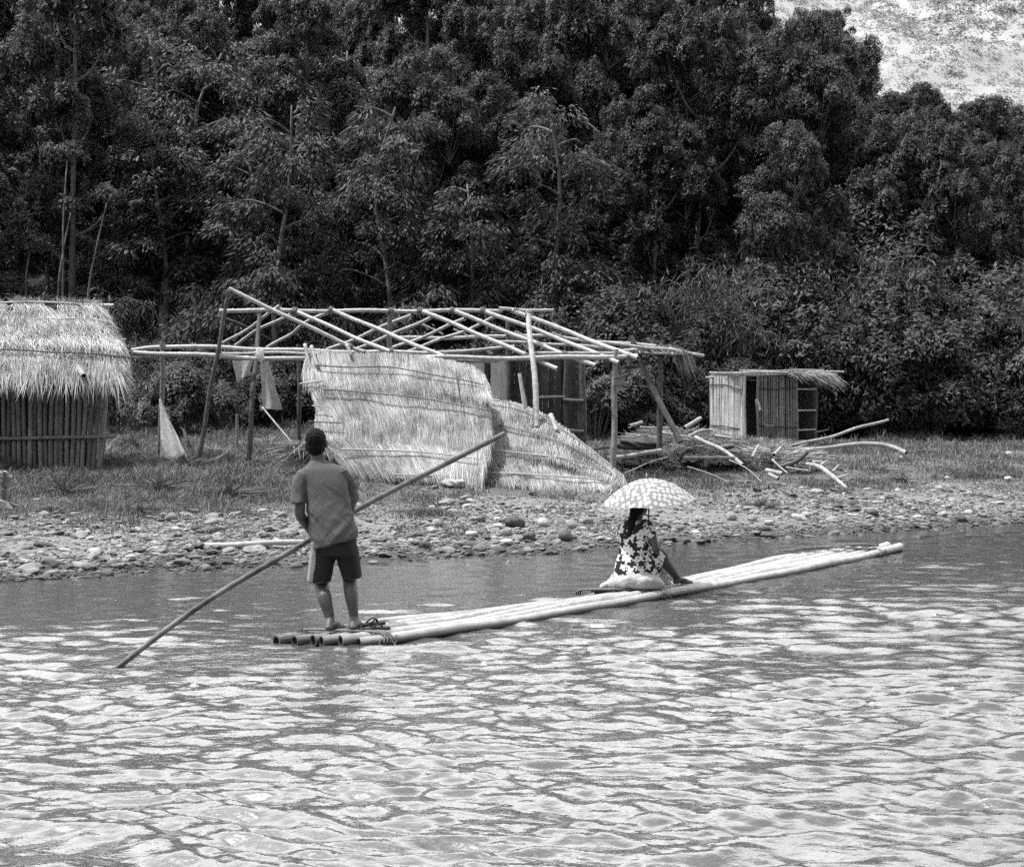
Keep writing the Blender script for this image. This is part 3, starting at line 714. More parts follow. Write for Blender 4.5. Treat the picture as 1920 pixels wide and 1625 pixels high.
for k, (px, py, wpx, tone, lab) in enumerate(BIG):
    g = G(px, py + wpx * .32); R = wpx * .5 * (.95 if tone == "pale" else 1.08) * g.y / F; V, T = bs[k % 10]; an = k * 1.3
    W = V * np.array([1.12, .95, .8 if tone != "pale" or k == 1 else .55]) * R; c, s = math.cos(an), math.sin(an)
    W = np.stack([W[:, 0] * c - W[:, 1] * s, W[:, 0] * s + W[:, 1] * c, W[:, 2] + R * .45], -1) + np.array(g)
    o = build("boulder", W, [T], M["boulder_" + tone], None, True, origin=g); tag(o, lab, "boulder", "boulders on the gravel bank")

# ------------------------------------------------------------------ grass
r = np.random.default_rng(37); N = 330000
yy = 16 * (47.5 / 16) ** r.random(N); aa = -.5 + 1.02 * r.random(N); xx = aa * yy; d = shore_d(xx, yy)
g1 = fbm(xx * .8, yy * .8, 33); den = np.clip((d + (g1 - .5) * 5 - 2.6) / 1.6, 0, 1) * np.clip((fbm(xx * .7, yy * .7, 47) - .40) * 5, .05, 1)
left = np.clip((-xx - 2.2) / 1.5, 0, 1); den = np.maximum(den, .5 * np.clip((fbm(xx * 1.1, yy * 1.6, 57) - .55) * 9, 0, 1) * np.clip((d - .7) * 2, 0, 1)); den = np.maximum(den, left * np.clip((d - 2.6 + (g1 - .5) * 3) / 1.0, 0, 1) * .9)
keep = r.random(N) < den; xx, yy, d = xx[keep], yy[keep], d[keep]; n = len(xx)
hn = fbm(xx * 1.4, yy * 1.4, 53); hgt = (.03 + .34 * np.clip(hn - .34, 0, 1) ** 1.3) * (.5 + r.random(n)) * np.clip(.5 + d / 9, .5, 1.5) * np.where(yy > 40, 1.7, 1) * np.where(xx < -2.2, 1.3, 1)
base = np.stack([xx, yy, ground_z(xx, yy) - .01], -1); ln = r.normal(size=(n, 2)) * .55
tip = base + np.stack([ln[:, 0] * hgt, ln[:, 1] * hgt, hgt], -1)
mb = MB(); blades(mb, base, tip, (.011 + .008 * r.random(n)) * yy / 20, bend=np.stack([-ln[:, 0] * hgt * .15, -ln[:, 1] * hgt * .15, hgt * .12], -1), side=np.stack([np.ones(n), r.normal(size=n) * .5, np.zeros(n)], -1))
tag(mb.out("bank_grass", M["grass"]), "rough tufted grass growing over the top of the bank", "grass", kind="stuff")
print("grass", n)

def tuft(px, py, h, w, n, lab, m="tall_grass"):
    g = np.array(G(px, py)); r = np.random.default_rng(int(px * 7 + py))
    a = r.random(n) * 6.28; q = r.random(n); b = g + np.stack([np.cos(a) * w * .35 * q, np.sin(a) * w * .35 * q, np.full(n, -.03)], -1)
    hh = h * (.5 + .5 * r.random(n)); t = b + np.stack([np.cos(a) * w * q * (.7 + .5 * r.random(n)), np.sin(a) * w * q * (.7 + .5 * r.random(n)), hh * (1 - .35 * q)], -1)
    mb = MB(); blades(mb, b, t, np.full(n, .02) * g[1] / 28, bend=np.stack([-np.cos(a) * w * q * .2, -np.sin(a) * w * q * .2, hh * .15], -1))
    o = mb.out("grass_tuft", M[m], None, False, origin=g); tag(o, lab, "grass tuft", "tall grass tufts on the bank")
for t in [(1690, 812, .65, .45, 380, "tall upright grass tuft at the raised pole's high end"), (1728, 822, .55, .5, 380, "wide grass tuft just right of the raised pole's high end"),
          (1615, 800, .45, .4, 280, "grass tuft behind the raised pole between hut and tall tuft"), (1880, 800, .45, .5, 280, "grass tuft near the right edge below the shrubs"),
          (1560, 795, .4, .45, 260, "grass tuft just right of the small bamboo hut"), (245, 845, .45, .6, 420, "grass tuft between left hut and white sheet"),
          (345, 880, .4, .55, 360, "grass tuft in front of the white sheet"), (220, 815, .4, .5, 300, "grass tuft at the right corner of the left hut"),
          (445, 800, .55, .35, 240, "thin grass tuft behind the dark front posts"), (120, 925, .28, .5, 340, "low grass tuft in front of the left hut wall"),
          (300, 920, .3, .6, 380, "dark grass tuft in front of the white sheet towards the water"), (430, 930, .28, .6, 360, "low grass tuft left of the standing man"),
          (265, 965, .22, .4, 260, "low dark grass tuft on the gravel edge below the white sheet"), (95, 960, .16, .35, 200, "isolated grass tuft on the left gravel by the crouching person"),
          (1430, 950, .16, .4, 240, "dark weedy tuft on the gravel right of the umbrella"), (1690, 905, .2, .4, 240, "dark tuft where grass meets the right gravel"),
          (990, 832, .55, .5, 420, "shaggy grass tuft growing through the gap between both thatch panels"), (1440, 800, .3, .3, 120, "grass tuft at the small hut's doorway")]:
    tuft(*t)

# ------------------------------------------------------------------ thatch sheets
def bil(rows_, U, V):
    """rows_: list of polylines (each a list of 3-D points) from top to bottom; smooth surface lookup"""
    nU = 40; S = np.array([spline([Vector(p) for p in rw], nU) for rw in rows_])      # (R,nU,3)
    R = len(S); v = np.clip(V, 0, 1) * (R - 1); i = np.clip(v.astype(int), 0, R - 2); fv = (v - i)[..., None]
    u = np.clip(U, 0, 1) * (nU - 1); j = np.clip(u.astype(int), 0, nU - 2); fu = (u - j)[..., None]
    return (S[i, j] * (1 - fu) + S[i, j + 1] * fu) * (1 - fv) + (S[i + 1, j] * (1 - fu) + S[i + 1, j + 1] * fu) * fv

def thatch(name, rows_, n, length, parent, seed, thick=.07, mat_=None, fringe=.25, skew=0.0, lift=.05, hole=None, rough=.12, width=.015, layers=4, vis=.0):
    """a sheet of grass thatch: an under-sheet plus thousands of straws lying down the slope"""
    r = np.random.default_rng(seed); m = mat_ or M["thatch"]
    u_ = np.linspace(0, 1, 44); v_ = np.linspace(0, 1, 26); VV, UU = np.meshgrid(v_, u_, indexing="ij")
    S = bil(rows_, UU, VV)
    du = np.gradient(S, axis=1); dv = np.gradient(S, axis=0); nr = unit(np.cross(dv, du)); 
    if nr[..., 1].mean() > 0: nr = -nr                                 # outward = towards the river
    bumpy = (fbm(UU * 9, VV * 7, seed) - .5)[..., None] * .05
    S = S + nr * bumpy
    mb = MB(); top = S.reshape(-1, 3); bot = (S - nr * thick).reshape(-1, 3); f = grid_faces(26, 44); N0 = len(top)
    fc = np.ones(len(f), bool)
    if hole is not None:
        cu = UU.ravel()[f].mean(1); cv = VV.ravel()[f].mean(1); fc = ~hole(cu, cv)
    edge = np.concatenate([np.arange(44), np.arange(44) + 25 * 44]); 
    mb.add(np.vstack([top, bot]), np.vstack([f[fc], f[fc][:, ::-1] + N0]))
    def strip(idx):
        idx = np.asarray(idx); return np.stack([idx[:-1], idx[1:], idx[1:] + N0, idx[:-1] + N0], -1)
    mb.Fq.append(np.vstack([strip(np.arange(44)), strip(np.arange(44) + 25 * 44), strip(np.arange(26) * 44), strip(np.arange(26) * 44 + 43)]))
    o = mb.out(name, M["thatch_bed"] if mat_ is None else M["thatch_bed"], parent, True)
    u = r.random(n); lay = np.floor(r.random(n) * layers) / layers
    v = np.clip((lay + r.random(n) ** 1.3 / layers) * 1.0, 0, 1)
    if hole is not None:
        k = ~hole(u, v); u, v = u[k], v[k]
    k = (fbm(u * 8, v * 9, seed + 31) + .35 * r.random(len(u))) > .535; u, v = u[k], v[k]
    n = len(u); dvv = .004
    p = bil(rows_, u, v); p2 = bil(rows_, u, np.clip(v + dvv, 0, 1)); p1 = bil(rows_, u, np.clip(v - dvv, 0, 1)); down = unit(p2 - p1)
    q2 = bil(rows_, np.clip(u + .01, 0, 1), v); q1 = bil(rows_, np.clip(u - .01, 0, 1), v); acr = unit(q2 - q1)
    nn = unit(np.cross(down, acr)); nn = np.where((nn[:, 1:2] > 0), -nn, nn)
    p = p + nn * ((fbm(u * 9, v * 7, seed) - .5)[:, None] * .05 + .012 + .03 * r.random((n, 1)))
    patch = (fbm(u * 7, v * 6, seed + 9) - .5) * 1.25
    L = length * (.55 + .7 * r.random(n))
    dirn = down + acr * (skew + patch * .35 + r.normal(size=n) * rough)[:, None] + nn * (lift * r.random(n) + lift * .4)[:, None]
    end = v + L / np.maximum(np.linalg.norm(bil(rows_, u, np.ones(n)) - bil(rows_, u, np.zeros(n)), axis=1), .1)
    over = np.clip(end - 1, 0, 1)
    tip = p + unit(dirn) * L[:, None]; tip[:, 2] -= over * fringe * (.6 + .8 * r.random(n))
    sm = MB(); blades(sm, p, tip, width * (.6 + .8 * r.random(n)), bend=nn * (lift * .3) * L[:, None], side=acr + nn * r.normal(size=(n, 1)) * .6)
    sm.out("straw", m, o)
    return o

def batten(pts, rows_, parent, r0=.014, mat_=None, name="batten", off=.055):
    return pole_part(name, pts, r0, r0 * .8, mat_ or M["bamboo"], parent, hollow=False, n=7, wob=.004)

# ------------------------------------------------------------------ left thatched hut
hut = empty("thatched_hut", P(-150, 880, 22.4), "thatched hut with upright bamboo culm walls and shaggy grass roof, cut by the left edge", "hut")
YW_ = 22.4
mb = MB(); r = random.Random(3); k = 0; px = -470.0
while px < 192:
    lean = max(0, (px - 110) / 80) * 16 + r.uniform(-2, 2)
    Yk = YW_ + r.uniform(-.03, .03)
    culm(mb, [P(px - lean * .2, 892 + r.uniform(-4, 4), Yk), P(px + lean * 1.1, 690 + r.uniform(-6, 6), Yk + .02)], .044 * r.uniform(.85, 1.12), .038, n=9, bump=.10, wob=.003)
    px += r.uniform(8.6, 11.2)
for t in np.linspace(0, 1, 20)[1:]:                                      # side wall running back
    c = P(190, 885, YW_).lerp(P(183, 872, 25.2), t); culm(mb, [c, c + Vector((.12, 0, 2.0))], .042, .038, n=7, bump=.1)
mb.out("wall", M["bamboo_wall"], hut, True)
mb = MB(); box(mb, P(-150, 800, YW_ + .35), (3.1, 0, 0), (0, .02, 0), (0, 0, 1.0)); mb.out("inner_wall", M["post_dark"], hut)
pole_part("wall_rail", [P(-400, 821, 22.3), P(-100, 820, 22.3), P(100, 821, 22.3), P(216, 817, 22.3)], .036, .032, M["bamboo_wall"], hut)
ridge = [P(-480, 566, 23.9), P(-150, 566, 23.9), P(60, 568, 23.9), P(120, 570, 23.9), P(182, 572, 23.9)]
mid1 = [P(-500, 600, 23.2), P(-150, 600, 23.2), P(60, 601, 23.2), P(140, 603, 23.2), P(200, 606, 23.2)]
mid2 = [P(-520, 640, 22.4), P(-150, 640, 22.4), P(60, 642, 22.4), P(160, 644, 22.4), P(222, 648, 22.4)]
eave = [P(-540, 690, 21.8), P(-150, 690, 21.8), P(60, 692, 21.8), P(160, 696, 21.8), P(226, 700, 21.8)]
gap = lambda u, v: (np.abs(u - .858) < .026 * (1 - v / .30)) & (v < .24) | (np.abs(u - .726) < .016) & (v < .16)
rf = thatch("roof", [ridge, mid1, mid2, eave], 30000, .62, hut, 51, fringe=.9, lift=.10, rough=.2, skew=.12, hole=gap, layers=5)
back = [[Vector((min(p.x, -8.15 - .25 * k), 2 * 23.95 - p.y, p.z - .02)) for p in rw] for k, rw in enumerate((mid1, mid2, eave))]
thatch("roof_back_slope", back, 5000, .6, hut, 52)
# gable end on the right: straws hanging from the rim
rr = np.random.default_rng(8); n = 2600; t = rr.random(n); rim = spline([ridge[-1], mid1[-1], mid2[-1], eave[-1]], 60)[(t * 59).astype(int)]
mb = MB(); tip = rim + np.stack([.08 + .2 * rr.random(n), rr.normal(size=n) * .1 - .05, -.18 - .42 * rr.random(n) * (.3 + t)], -1); blades(mb, rim + rr.normal(size=(n, 3)) * .05, tip, np.full(n, .011)); mb.out("gable_straw", M["thatch"], hut)
# ridge tuft standing up
n = 2600; t = rr.random(n); b = spline(ridge, 200)[(t * 199).astype(int)] + rr.normal(size=(n, 3)) * [.02, .05, .03]
t2 = (t * .999); kk = (np.abs(t2 - .858) > .024) & (np.abs(t2 - .726) > .016); b = b[kk]; n = len(b)
mb = MB(); blades(mb, b, b + np.stack([rr.normal(size=n) * .1, rr.normal(size=n) * .12 - .06, .03 + .11 * rr.random(n)], -1), np.full(n, .011)); mb.out("ridge_tuft", M["thatch"], hut)
pole_part("ridge_pole", [P(-450, 574, 23.95), P(213, 574, 23.95)], .042, .04, M["bamboo"], hut)
pole_part("roof_rail", [P(-450, 565, 23.75), P(60, 567, 23.75), P(183, 572, 23.75)], .02, .018, M["bamboo"], hut)
pole_part("roof_rail", [P(-450, 594, 23.15), P(80, 597, 23.1), P(206, 602, 23.1)], .013, .012, M["bamboo"], hut, hollow=False)
pole_part("roof_rail", [P(-450, 655, 21.95), P(0, 656, 21.95), P(110, 660, 21.95), P(266, 670, 22.0)], .019, .016, M["bamboo_dark"], hut, hollow=False)
for k_, (x0, y0, x1, y1, Yk) in enumerate([(150, 607, 213, 614, 23.0), (170, 634, 237, 637, 22.6)]): pole_part("roof_rail", [P(x0, y0, Yk), P(x1, y1, Yk)], .012, .012, M["bamboo"], hut, hollow=False)
pole_part("rafter_end", [P(128, 660, 22.4), P(156, 704, 21.5)], .055, .048, M["bamboo_old"], hut)

# ------------------------------------------------------------------ bare roof frame
fr = empty("bamboo_frame_shelter", P(760, 860, 24), "half collapsed open shelter of bare bamboo poles, ridge and rafters without a roof", "shelter")
B = M["bamboo"]; 
posts = [([(373, 858, 23.3), (400, 700, 23.35), (431, 541, 23.4)], .045, .035, "post_dark"), ([(466, 868, 23.5), (474, 740, 23.6), (488, 584, 24.6)], .05, .04, "post_dark"),
         ([(302, 852, 23.7), (303, 720, 23.7), (305, 640, 23.7)], .05, .045, "post_grey"), ([(562, 850, 24.6), (560, 645, 24.6)], .045, .04, "post_dark"),
         ([(734, 850, 24.9), (730, 700, 24.8), (732, 580, 24.7)], .06, .05, "post_grey"), ([(1008, 800, 22.5), (1001, 700, 22.9), (990, 583, 23.7)], .058, .05, "bamboo"),
         ([(952, 830, 26.1), (953, 598, 26.2)], .05, .045, "post_dark"), ([(1149, 884, 22.9), (1152, 760, 23.0), (1154, 655, 23.05)], .06, .05, "post_grey"),
         ([(984, 765, 22.5), (975, 700, 22.6)], .045, .035, "bamboo"), ([(444, 840, 26), (443, 775, 26)], .03, .03, "post_grey")]
for pts, a, b, m in posts: pole_part("post", [P(*p) for p in pts], a, b, M[m], fr)
beams = [([(411, 582, 24.7), (700, 583, 24.7), (942, 582, 24.7)], .05, .046), ([(936, 578, 24.6), (985, 583, 24.6), (1038, 581, 24.6)], .042, .036),
         ([(247, 658, 23.8), (300, 650, 23.75), (420, 652, 23.7), (560, 657, 23.6), (690, 660, 23.5), (820, 661, 23.4)], .05, .045), ([(250, 661, 23.5), (420, 668, 23.4), (520, 673, 23.35), (600, 671, 23.3), (650, 666, 23.3)], .055, .05),
         ([(416, 662, 23.55), (520, 662, 23.5), (640, 665, 23.45)], .032, .03), ([(640, 666, 23.25), (830, 670, 23.2), (1000, 671, 23.1), (1196, 667, 23.0)], .048, .052),
         ([(825, 674, 23.35), (936, 676, 23.3)], .05, .05), ([(742, 634, 26.3), (900, 632, 26.3), (1000, 629, 26.3), (1120, 640, 26.2)], .045, .042),
         ([(820, 660, 26.0), (900, 656, 26.0), (965, 650, 26.0)], .045, .04), ([(1000, 660, 23.3), (1100, 663, 23.2), (1180, 660, 23.1)], .03, .03),
         ([(1090, 640, 24.6), (1160, 642, 24.4), (1230, 650, 24.2)], .04, .04), ([(930, 641, 25.2), (1060, 646, 25.0), (1150, 655, 24.8)], .035, .035)]
for pts, a, b in beams: pole_part("beam", [P(*p) for p in pts], a * .9, b * .86, B, fr, wob=.006)
raf = [([(429, 542, 23.4), (540, 594, 23.3), (656, 649, 23.2), (684, 659, 23.15)], .046), ([(552, 581, 24.7), (650, 626, 24.0), (732, 660, 23.3)], .044), ([(619, 579, 24.7), (720, 622, 24.0), (836, 670, 23.2)], .046),
       ([(786, 581, 24.7), (900, 628, 24.0), (1045, 691, 22.9)], .05), ([(846, 581, 24.7), (980, 634, 24.0), (1117, 686, 22.9)], .05), ([(903, 581, 24.7), (1030, 628, 24.0), (1160, 680, 22.9)], .05), ([(962, 582, 24.6), (1070, 624, 24.0), (1196, 672, 22.85)], .052)]
for pts, a in raf: pole_part("rafter", [P(*p) for p in pts], a * .92, a * .84, B, fr, wob=.004)
def tie(c, r_, ax, parent):                                  # a few turns of cord round a joint
    mb = MB(); ax = np.array(ax, float); ax /= np.linalg.norm(ax); A = np.cross(ax, [.3, .2, .9]); A /= np.linalg.norm(A); B_ = np.cross(ax, A); t = np.linspace(0, 8 * np.pi, 70)
    path = np.array(list(c)) + (np.cos(t)[:, None] * A + np.sin(t)[:, None] * B_) * (r_ * (1 + .12 * np.sin(t * .7)))[:, None] + ax * ((t / t[-1] - .5) * .10)[:, None]
    tube(mb, path, .010, 5); rr = np.random.default_rng(int(abs(c[0]) * 50)); n = 14; b = np.repeat(np.array([list(c)]), n, 0) + rr.normal(size=(n, 3)) * .03; blades(mb, b, b + rr.normal(size=(n, 3)) * .07 + [0, 0, -.09], np.full(n, .01)); mb.out("lashing", M["rope"], parent, True)
for (px, py, Yk) in ((655, 650, 23.2), (732, 659, 23.35), (834, 669, 23.25), (987, 668, 23.25), (1058, 664, 23.2), (1136, 671, 23.1), (1180, 668, 23.0), (430, 547, 23.4), (552, 582, 24.68), (620, 581, 24.68), (732, 583, 24.66), (787, 582, 24.68), (847, 582, 24.68), (904, 582, 24.68), (966, 583, 24.6), (990, 588, 23.7), (486, 586, 24.62)): tie(P(px, py, Yk - .01), .062, (1, .1, -.15), fr)
rafb = [([(526, 572, 24.6), (470, 612, 25.4), (413, 648, 26.1)], .034), ([(545, 588, 24.75), (490, 616, 25.4), (440, 646, 26.1)], .034), ([(612, 588, 24.75), (570, 606, 25.2), (546, 626, 25.6), (500, 652, 26.2)], .036),
        ([(770, 590, 24.8), (690, 625, 25.4), (612, 656, 26.2)], .036), ([(818, 590, 24.8), (740, 625, 25.4), (662, 656, 26.2)], .036), ([(872, 598, 24.9), (800, 628, 25.4), (732, 655, 26.2)], .036),
        ([(930, 594, 24.9), (850, 628, 25.5), (765, 658, 26.3)], .036), ([(790, 607, 25.6), (830, 628, 25.7)], .02), ([(850, 618, 25.6), (878, 630, 25.7)], .02), ([(965, 620, 25.4), (995, 634, 25.5)], .025), ([(1035, 622, 25.2), (1060, 632, 25.2)], .02)]
for pts, a in rafb: pole_part("rafter", [P(*p) for p in pts], a, a * .9, B, fr, wob=.008)
# small dark wooden box nailed on the right post
mb = MB(); c = P(1160, 714, 22.85); box(mb, c, (.11, .02, 0), (-.01, .09, 0), (0, 0, .075)); box(mb, c + Vector((.03, -.02, .09)), (.13, .02, .03), (-.01, .11, 0), (0, 0, .012)); box(mb, c + Vector((.02, 0, -.12)), (.05, 0, 0), (0, .05, 0), (0, 0, .06))
mb.out("nesting_box", M["post_grey"], fr)
# dark split-bamboo wall behind the frame
bw_ = empty("split_bamboo_wall", P(985, 835, 26.2), "dark upright split bamboo wall standing behind the bare roof poles", "wall")
mb = MB(); px = 868.0; r = random.Random(9)
while px < 1094:
    wd = r.uniform(6, 15); Yk = 26.3 + r.uniform(-.04, .04); 
    if not (908 < px < 918): box(mb, P(px + wd / 2, 752, Yk), (wd / 2 * Yk / F * .93, r.uniform(-.012, .012), 0), (0, .012, 0), (r.uniform(-.015, .015), 0, 1.02 if px < 1030 else .98 + .02 * r.random()))
    px += wd
mb.out("plank_panel", M["planks"], bw_)
mb = MB(); 
for x0, x1 in ((868, 908), (920, 952)): box(mb, P((x0 + x1) / 2, 722, 26.22), ((x1 - x0) / 2 * 26.2 / F, 0, 0), (0, .01, 0), (0, 0, .62))
mb.out("pale_panel", M["bamboo_pale_wall"], bw_)
for pts, rr_ in (([(1000, 747, 26.1), (1060, 746, 26.1)], .045), ([(1056, 750, 26.05), (1094, 751, 26.05)], .05), ([(1058, 808, 26.05), (1094, 809, 26.05)], .055), ([(1060, 825, 26.12), (1061, 676, 26.12)], .05), ([(1094, 832, 26.1), (1092, 668, 26.1)], .07)):
    pole_part("wall_rail", [P(*p) for p in pts], rr_, rr_, M["bamboo_dark"], bw_)

# ------------------------------------------------------------------ the two fallen thatch panels
pa = empty("fallen_thatch_panel", P(760, 900, 21.8), "large pale thatch panel propped upright against the bare roof poles behind the man", "thatch panel")
A0 = [P(575, 658, 23.25), P(650, 662, 23.2), P(760, 664, 23.15), P(870, 682, 23.0), P(908, 704, 22.9)]
A1 = [P(570, 700, 22.9), P(660, 704, 22.85), P(760, 708, 22.8), P(870, 722, 22.55), P(914, 740, 22.3)]
A2 = [P(592, 770, 22.4), P(670, 772, 22.4), P(770, 776, 22.35), P(870, 784, 22.1), P(918, 800, 21.9)]
A3 = [P(588, 815, 22.1), P(670, 825, 22.05), P(770, 832, 22.0), P(870, 836, 21.75), P(912, 850, 21.5)]
A4 = [P(625, 856, 21.8), P(680, 866, 21.7), P(770, 868, 21.65), P(860, 872, 21.45), P(905, 886, 21.2)]
RA = [A0, A1, A2, A3, A4]
thatch("thatch", RA, 42000, .5, pa, 61, skew=.16, lift=.045, fringe=.35, rough=.10, layers=5)
def surf(pts, off=.10):                                     # lift battens just off the panel, towards the river
    return [Vector(p) + Vector((0, -off, off * .5)) for p in pts]
def on(rows_, uv, off=.12):
    return surf([Vector(bil(rows_, np.array([u]), np.array([v]))[0]) for u, v in uv], off)
def lay_on(rows_, pix, off=.19):
    """stretch a batten over a panel so that it passes the given photo pixels"""
    UU, VV = np.meshgrid(np.linspace(0, 1, 120), np.linspace(0, 1, 80)); S = bil(rows_, UU.ravel(), VV.ravel()); sx, sy = CX + F * S[:, 0] / S[:, 1], HY - F * (S[:, 2] - CH) / S[:, 1]
    return [P(px, py, S[np.argmin((sx - px) ** 2 + (sy - py) ** 2), 1] - off) for px, py in pix]
for pix, ra, mm in (([(590, 684), (660, 688), (740, 690), (860, 711), (906, 722)], .013, "bamboo_dark"), ([(604, 730), (700, 736), (800, 748), (918, 768)], .016, "post_grey"), ([(640, 841), (720, 845), (800, 847), (893, 860)], .016, "bamboo"),
                    ([(562, 719), (606, 714)], .02, "bamboo"), ([(585, 760), (616, 762)], .012, "bamboo"), ([(578, 789), (640, 793)], .012, "bamboo_dark"), ([(855, 694), (862, 740), (866, 765)], .010, "bamboo_dark"), ([(880, 702), (884, 728)], .009, "bamboo_dark")):
    batten(lay_on(RA, pix), RA, pa, ra, M[mm])
for pts in ([(571, 645, 23.1), (584, 693, 22.9)], [(585, 648, 23.1), (596, 690, 22.85)], [(652, 645, 23.1), (660, 668, 23.0)]): pole_part("stake", [P(*p) for p in pts], .035, .03, M["bamboo"], pa, hollow=False)
for x0, x1, x2 in ((735, 742, 905), (808, 814, 905)):
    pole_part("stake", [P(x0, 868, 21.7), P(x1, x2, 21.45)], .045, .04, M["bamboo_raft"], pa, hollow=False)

pb = empty("fallen_thatch_panel", P(1030, 905, 21.6), "slumped triangular thatch panel sloping down to the ground left of the umbrella", "thatch panel")
B0 = [P(905, 738, 23.3), P(955, 752, 23.2), P(1030, 782, 22.9), P(1100, 838, 22.5), P(1168, 893, 22.2)]
B1 = [P(900, 778, 22.95), P(960, 790, 22.75), P(1035, 815, 22.4), P(1105, 855, 22.2), P(1165, 898, 22.0)]
B2 = [P(900, 824, 22.5), P(965, 834, 22.25), P(1040, 850, 21.9), P(1105, 874, 21.9), P(1160, 902, 21.8)]
B3 = [P(895, 862, 22.1), P(970, 869, 21.9), P(1045, 878, 21.7), P(1105, 890, 21.7), P(1155, 905, 21.7)]
B4 = [P(905, 893, 21.7), P(970, 897, 21.45), P(1040, 900, 21.45), P(1100, 903, 21.5), P(1150, 908, 21.6)]
RB = [B0, B1, B2, B3, B4]
thatch("thatch", RB, 30000, .42, pb, 62, skew=.22, lift=.05, fringe=.12, rough=.13, layers=3, mat_=M["thatch_b"])
for pix, ra, mm in (([(916, 748), (960, 757), (1028, 787), (1090, 828), (1150, 878)], .013, "bamboo"), ([(934, 795), (990, 809), (1058, 833), (1120, 866), (1160, 896)], .013, "post_grey"), ([(897, 842), (960, 848), (1058, 858), (1110, 874), (1150, 890)], .014, "bamboo"), ([(915, 887), (1000, 889), (1080, 895), (1140, 902)], .016, "bamboo")):
    batten(lay_on(RB, pix), RB, pb, ra, M[mm])
pole_part("stake", [P(1032, 778, 22.7), P(1046, 808, 22.4)], .05, .04, M["bamboo"], pb, hollow=False)

# loose thatch bundle behind the man's head
bu = np.random.default_rng(66); n = 2400; c = np.array(P(560, 852, 22.4)); a = bu.random(n) * 3.3 + 2.9
b_ = c + np.stack([.35 + bu.normal(size=n) * .16, bu.normal(size=n) * .2, .12 + .14 * bu.random(n)], -1); L = .5 + .45 * bu.random(n)
t_ = b_ + np.stack([np.cos(a) * L * .9, np.sin(a) * L * .35, -.30 * L + .12 * bu.normal(size=n)], -1)
mb = MB(); blades(mb, b_, t_, np.full(n, .012)); tag(mb.out("straw_bundle", M["thatch_grey"], None, False, origin=c), "loose spread bundle of thatch straw on the grass behind the man's head", "straw bundle")

# ------------------------------------------------------------------ cloths
def cloth(name, outline, Y, m, lab, cat, parent=None, n=14, wav=.04, seed=1, thick=.004, lean=0.):
    """outline: quad (tl,tr,br,bl) in photo px; draped sheet with folds and thickness"""
    tl, tr, br, bl = [P(*p, Y - (0, 0, lean * .85, lean * .55)[i]) for i, p in enumerate(outline)]; u = np.linspace(0, 1, n); VV, UU = np.meshgrid(np.linspace(0, 1, n * 2), u, indexing="ij")
    q = lambda a, b, t: np.array(a) * (1 - t[..., None]) + np.array(b) * t[..., None]
    S = q(tl, tr, UU) * (1 - VV[..., None]) + q(bl, br, UU) * VV[..., None]
    S[..., 1] += wav * (np.sin(UU * 7 + seed + VV * 1.5) * (.3 + VV) + .6 * (fbm(UU * 3, VV * 3, seed) - .5)); S[..., 0] += wav * .5 * (fbm(UU * 4, VV * 5, seed + 3) - .5)
    S[..., 2] += wav * .8 * (fbm(UU * 5, VV * 2, seed + 5) - .5)
    mb = MB(); f = grid_faces(n * 2, n); T_ = S.reshape(-1, 3); Bk = T_ + np.array([0, thick, 0]); mb.add(np.vstack([T_, Bk]), np.vstack([f, f[:, ::-1] + len(T_)]))
    o = mb.out(name, m, parent, True, origin=None if parent else np.array((tl + tr) / 2))
    if lab: tag(o, lab, cat)
    return o
cloth("white_sheet", [(298, 748), (301, 748), (356, 862), (303, 868)], 23.45, M["white_cloth"], "bright white triangular sheet hanging to the grass between hut and frame", "cloth", wav=.09, seed=3, lean=.95)
cloth("white_sheet_tail", [(340, 800), (346, 806), (362, 836), (350, 852)], 23.55, M["grey_cloth"], "small pale cloth tail lying behind the white triangular sheet", "cloth", wav=.08, seed=8)
cloth("hanging_cloth", [(436, 676), (474, 676), (466, 704), (444, 714)], 23.25, M["grey_cloth"], "small pale rag hanging left of the dark post under the beams", "cloth", wav=.05, seed=5)
cloth("hanging_cloth", [(488, 678), (503, 678), (528, 768), (492, 766)], 23.2, M["grey_cloth"], "long narrow pale cloth hanging right of the dark post", "cloth", wav=.05, seed=6)
def blob(name, c, rad, m, lab, cat, seed=1, amp=.35, sub=4, parent=None):
    bm = bmesh.new(); bmesh.ops.create_icosphere(bm, subdivisions=sub, radius=1); V = np.array([v.co[:] for v in bm.verts]); T = np.array([[v.index for v in f.verts] for f in bm.faces]); bm.free()
    nz = fbm(V[:, 0] * 2 + V[:, 2] * 1.3, V[:, 1] * 2 - V[:, 2] * .7, seed) - .5
    W = V * (1 + amp * nz)[:, None] * np.array(rad) + np.array(c)
    o = build(name, W, [T], m, parent, True, origin=None if parent else c)
    if lab: tag(o, lab, cat)
    return o
blob("plastic_bag", P(487, 664, 23.15), (.09, .08, .13), M["white_cloth"], "crumpled white plastic bag knotted on the beam above the rags", "bag", 4, 1.0)
pole_part("cloth_pole", [P(492, 763, 23.2), P(530, 810, 22.9), P(576, 862, 22.5)], .018, .014, M["bamboo"], None, hollow=False)
o = bpy.data.objects["cloth_pole"]; tag(o, "thin pale stick slanting from the long rag down to the man's head", "stick")
blob("wrapped_bundle", P(855, 905, 21.2), (.24, .16, .07), M["grey_cloth"], "flat pale crumpled bag lying on the grass under the thatch panels", "bag", 9, 1.0)
for px, py, s, lab in [(1892, 853, .09, "small white scrap of litter in the grass at the right edge"), (1690, 860, .05, "tiny pale scrap in grass under the curved pole's tip")]:
    g = G(px, py); blob("litter", g + Vector((0, 0, .04)), (s, s, s * .7), M["white_cloth"], lab, "litter", int(px), 1.2, 3)

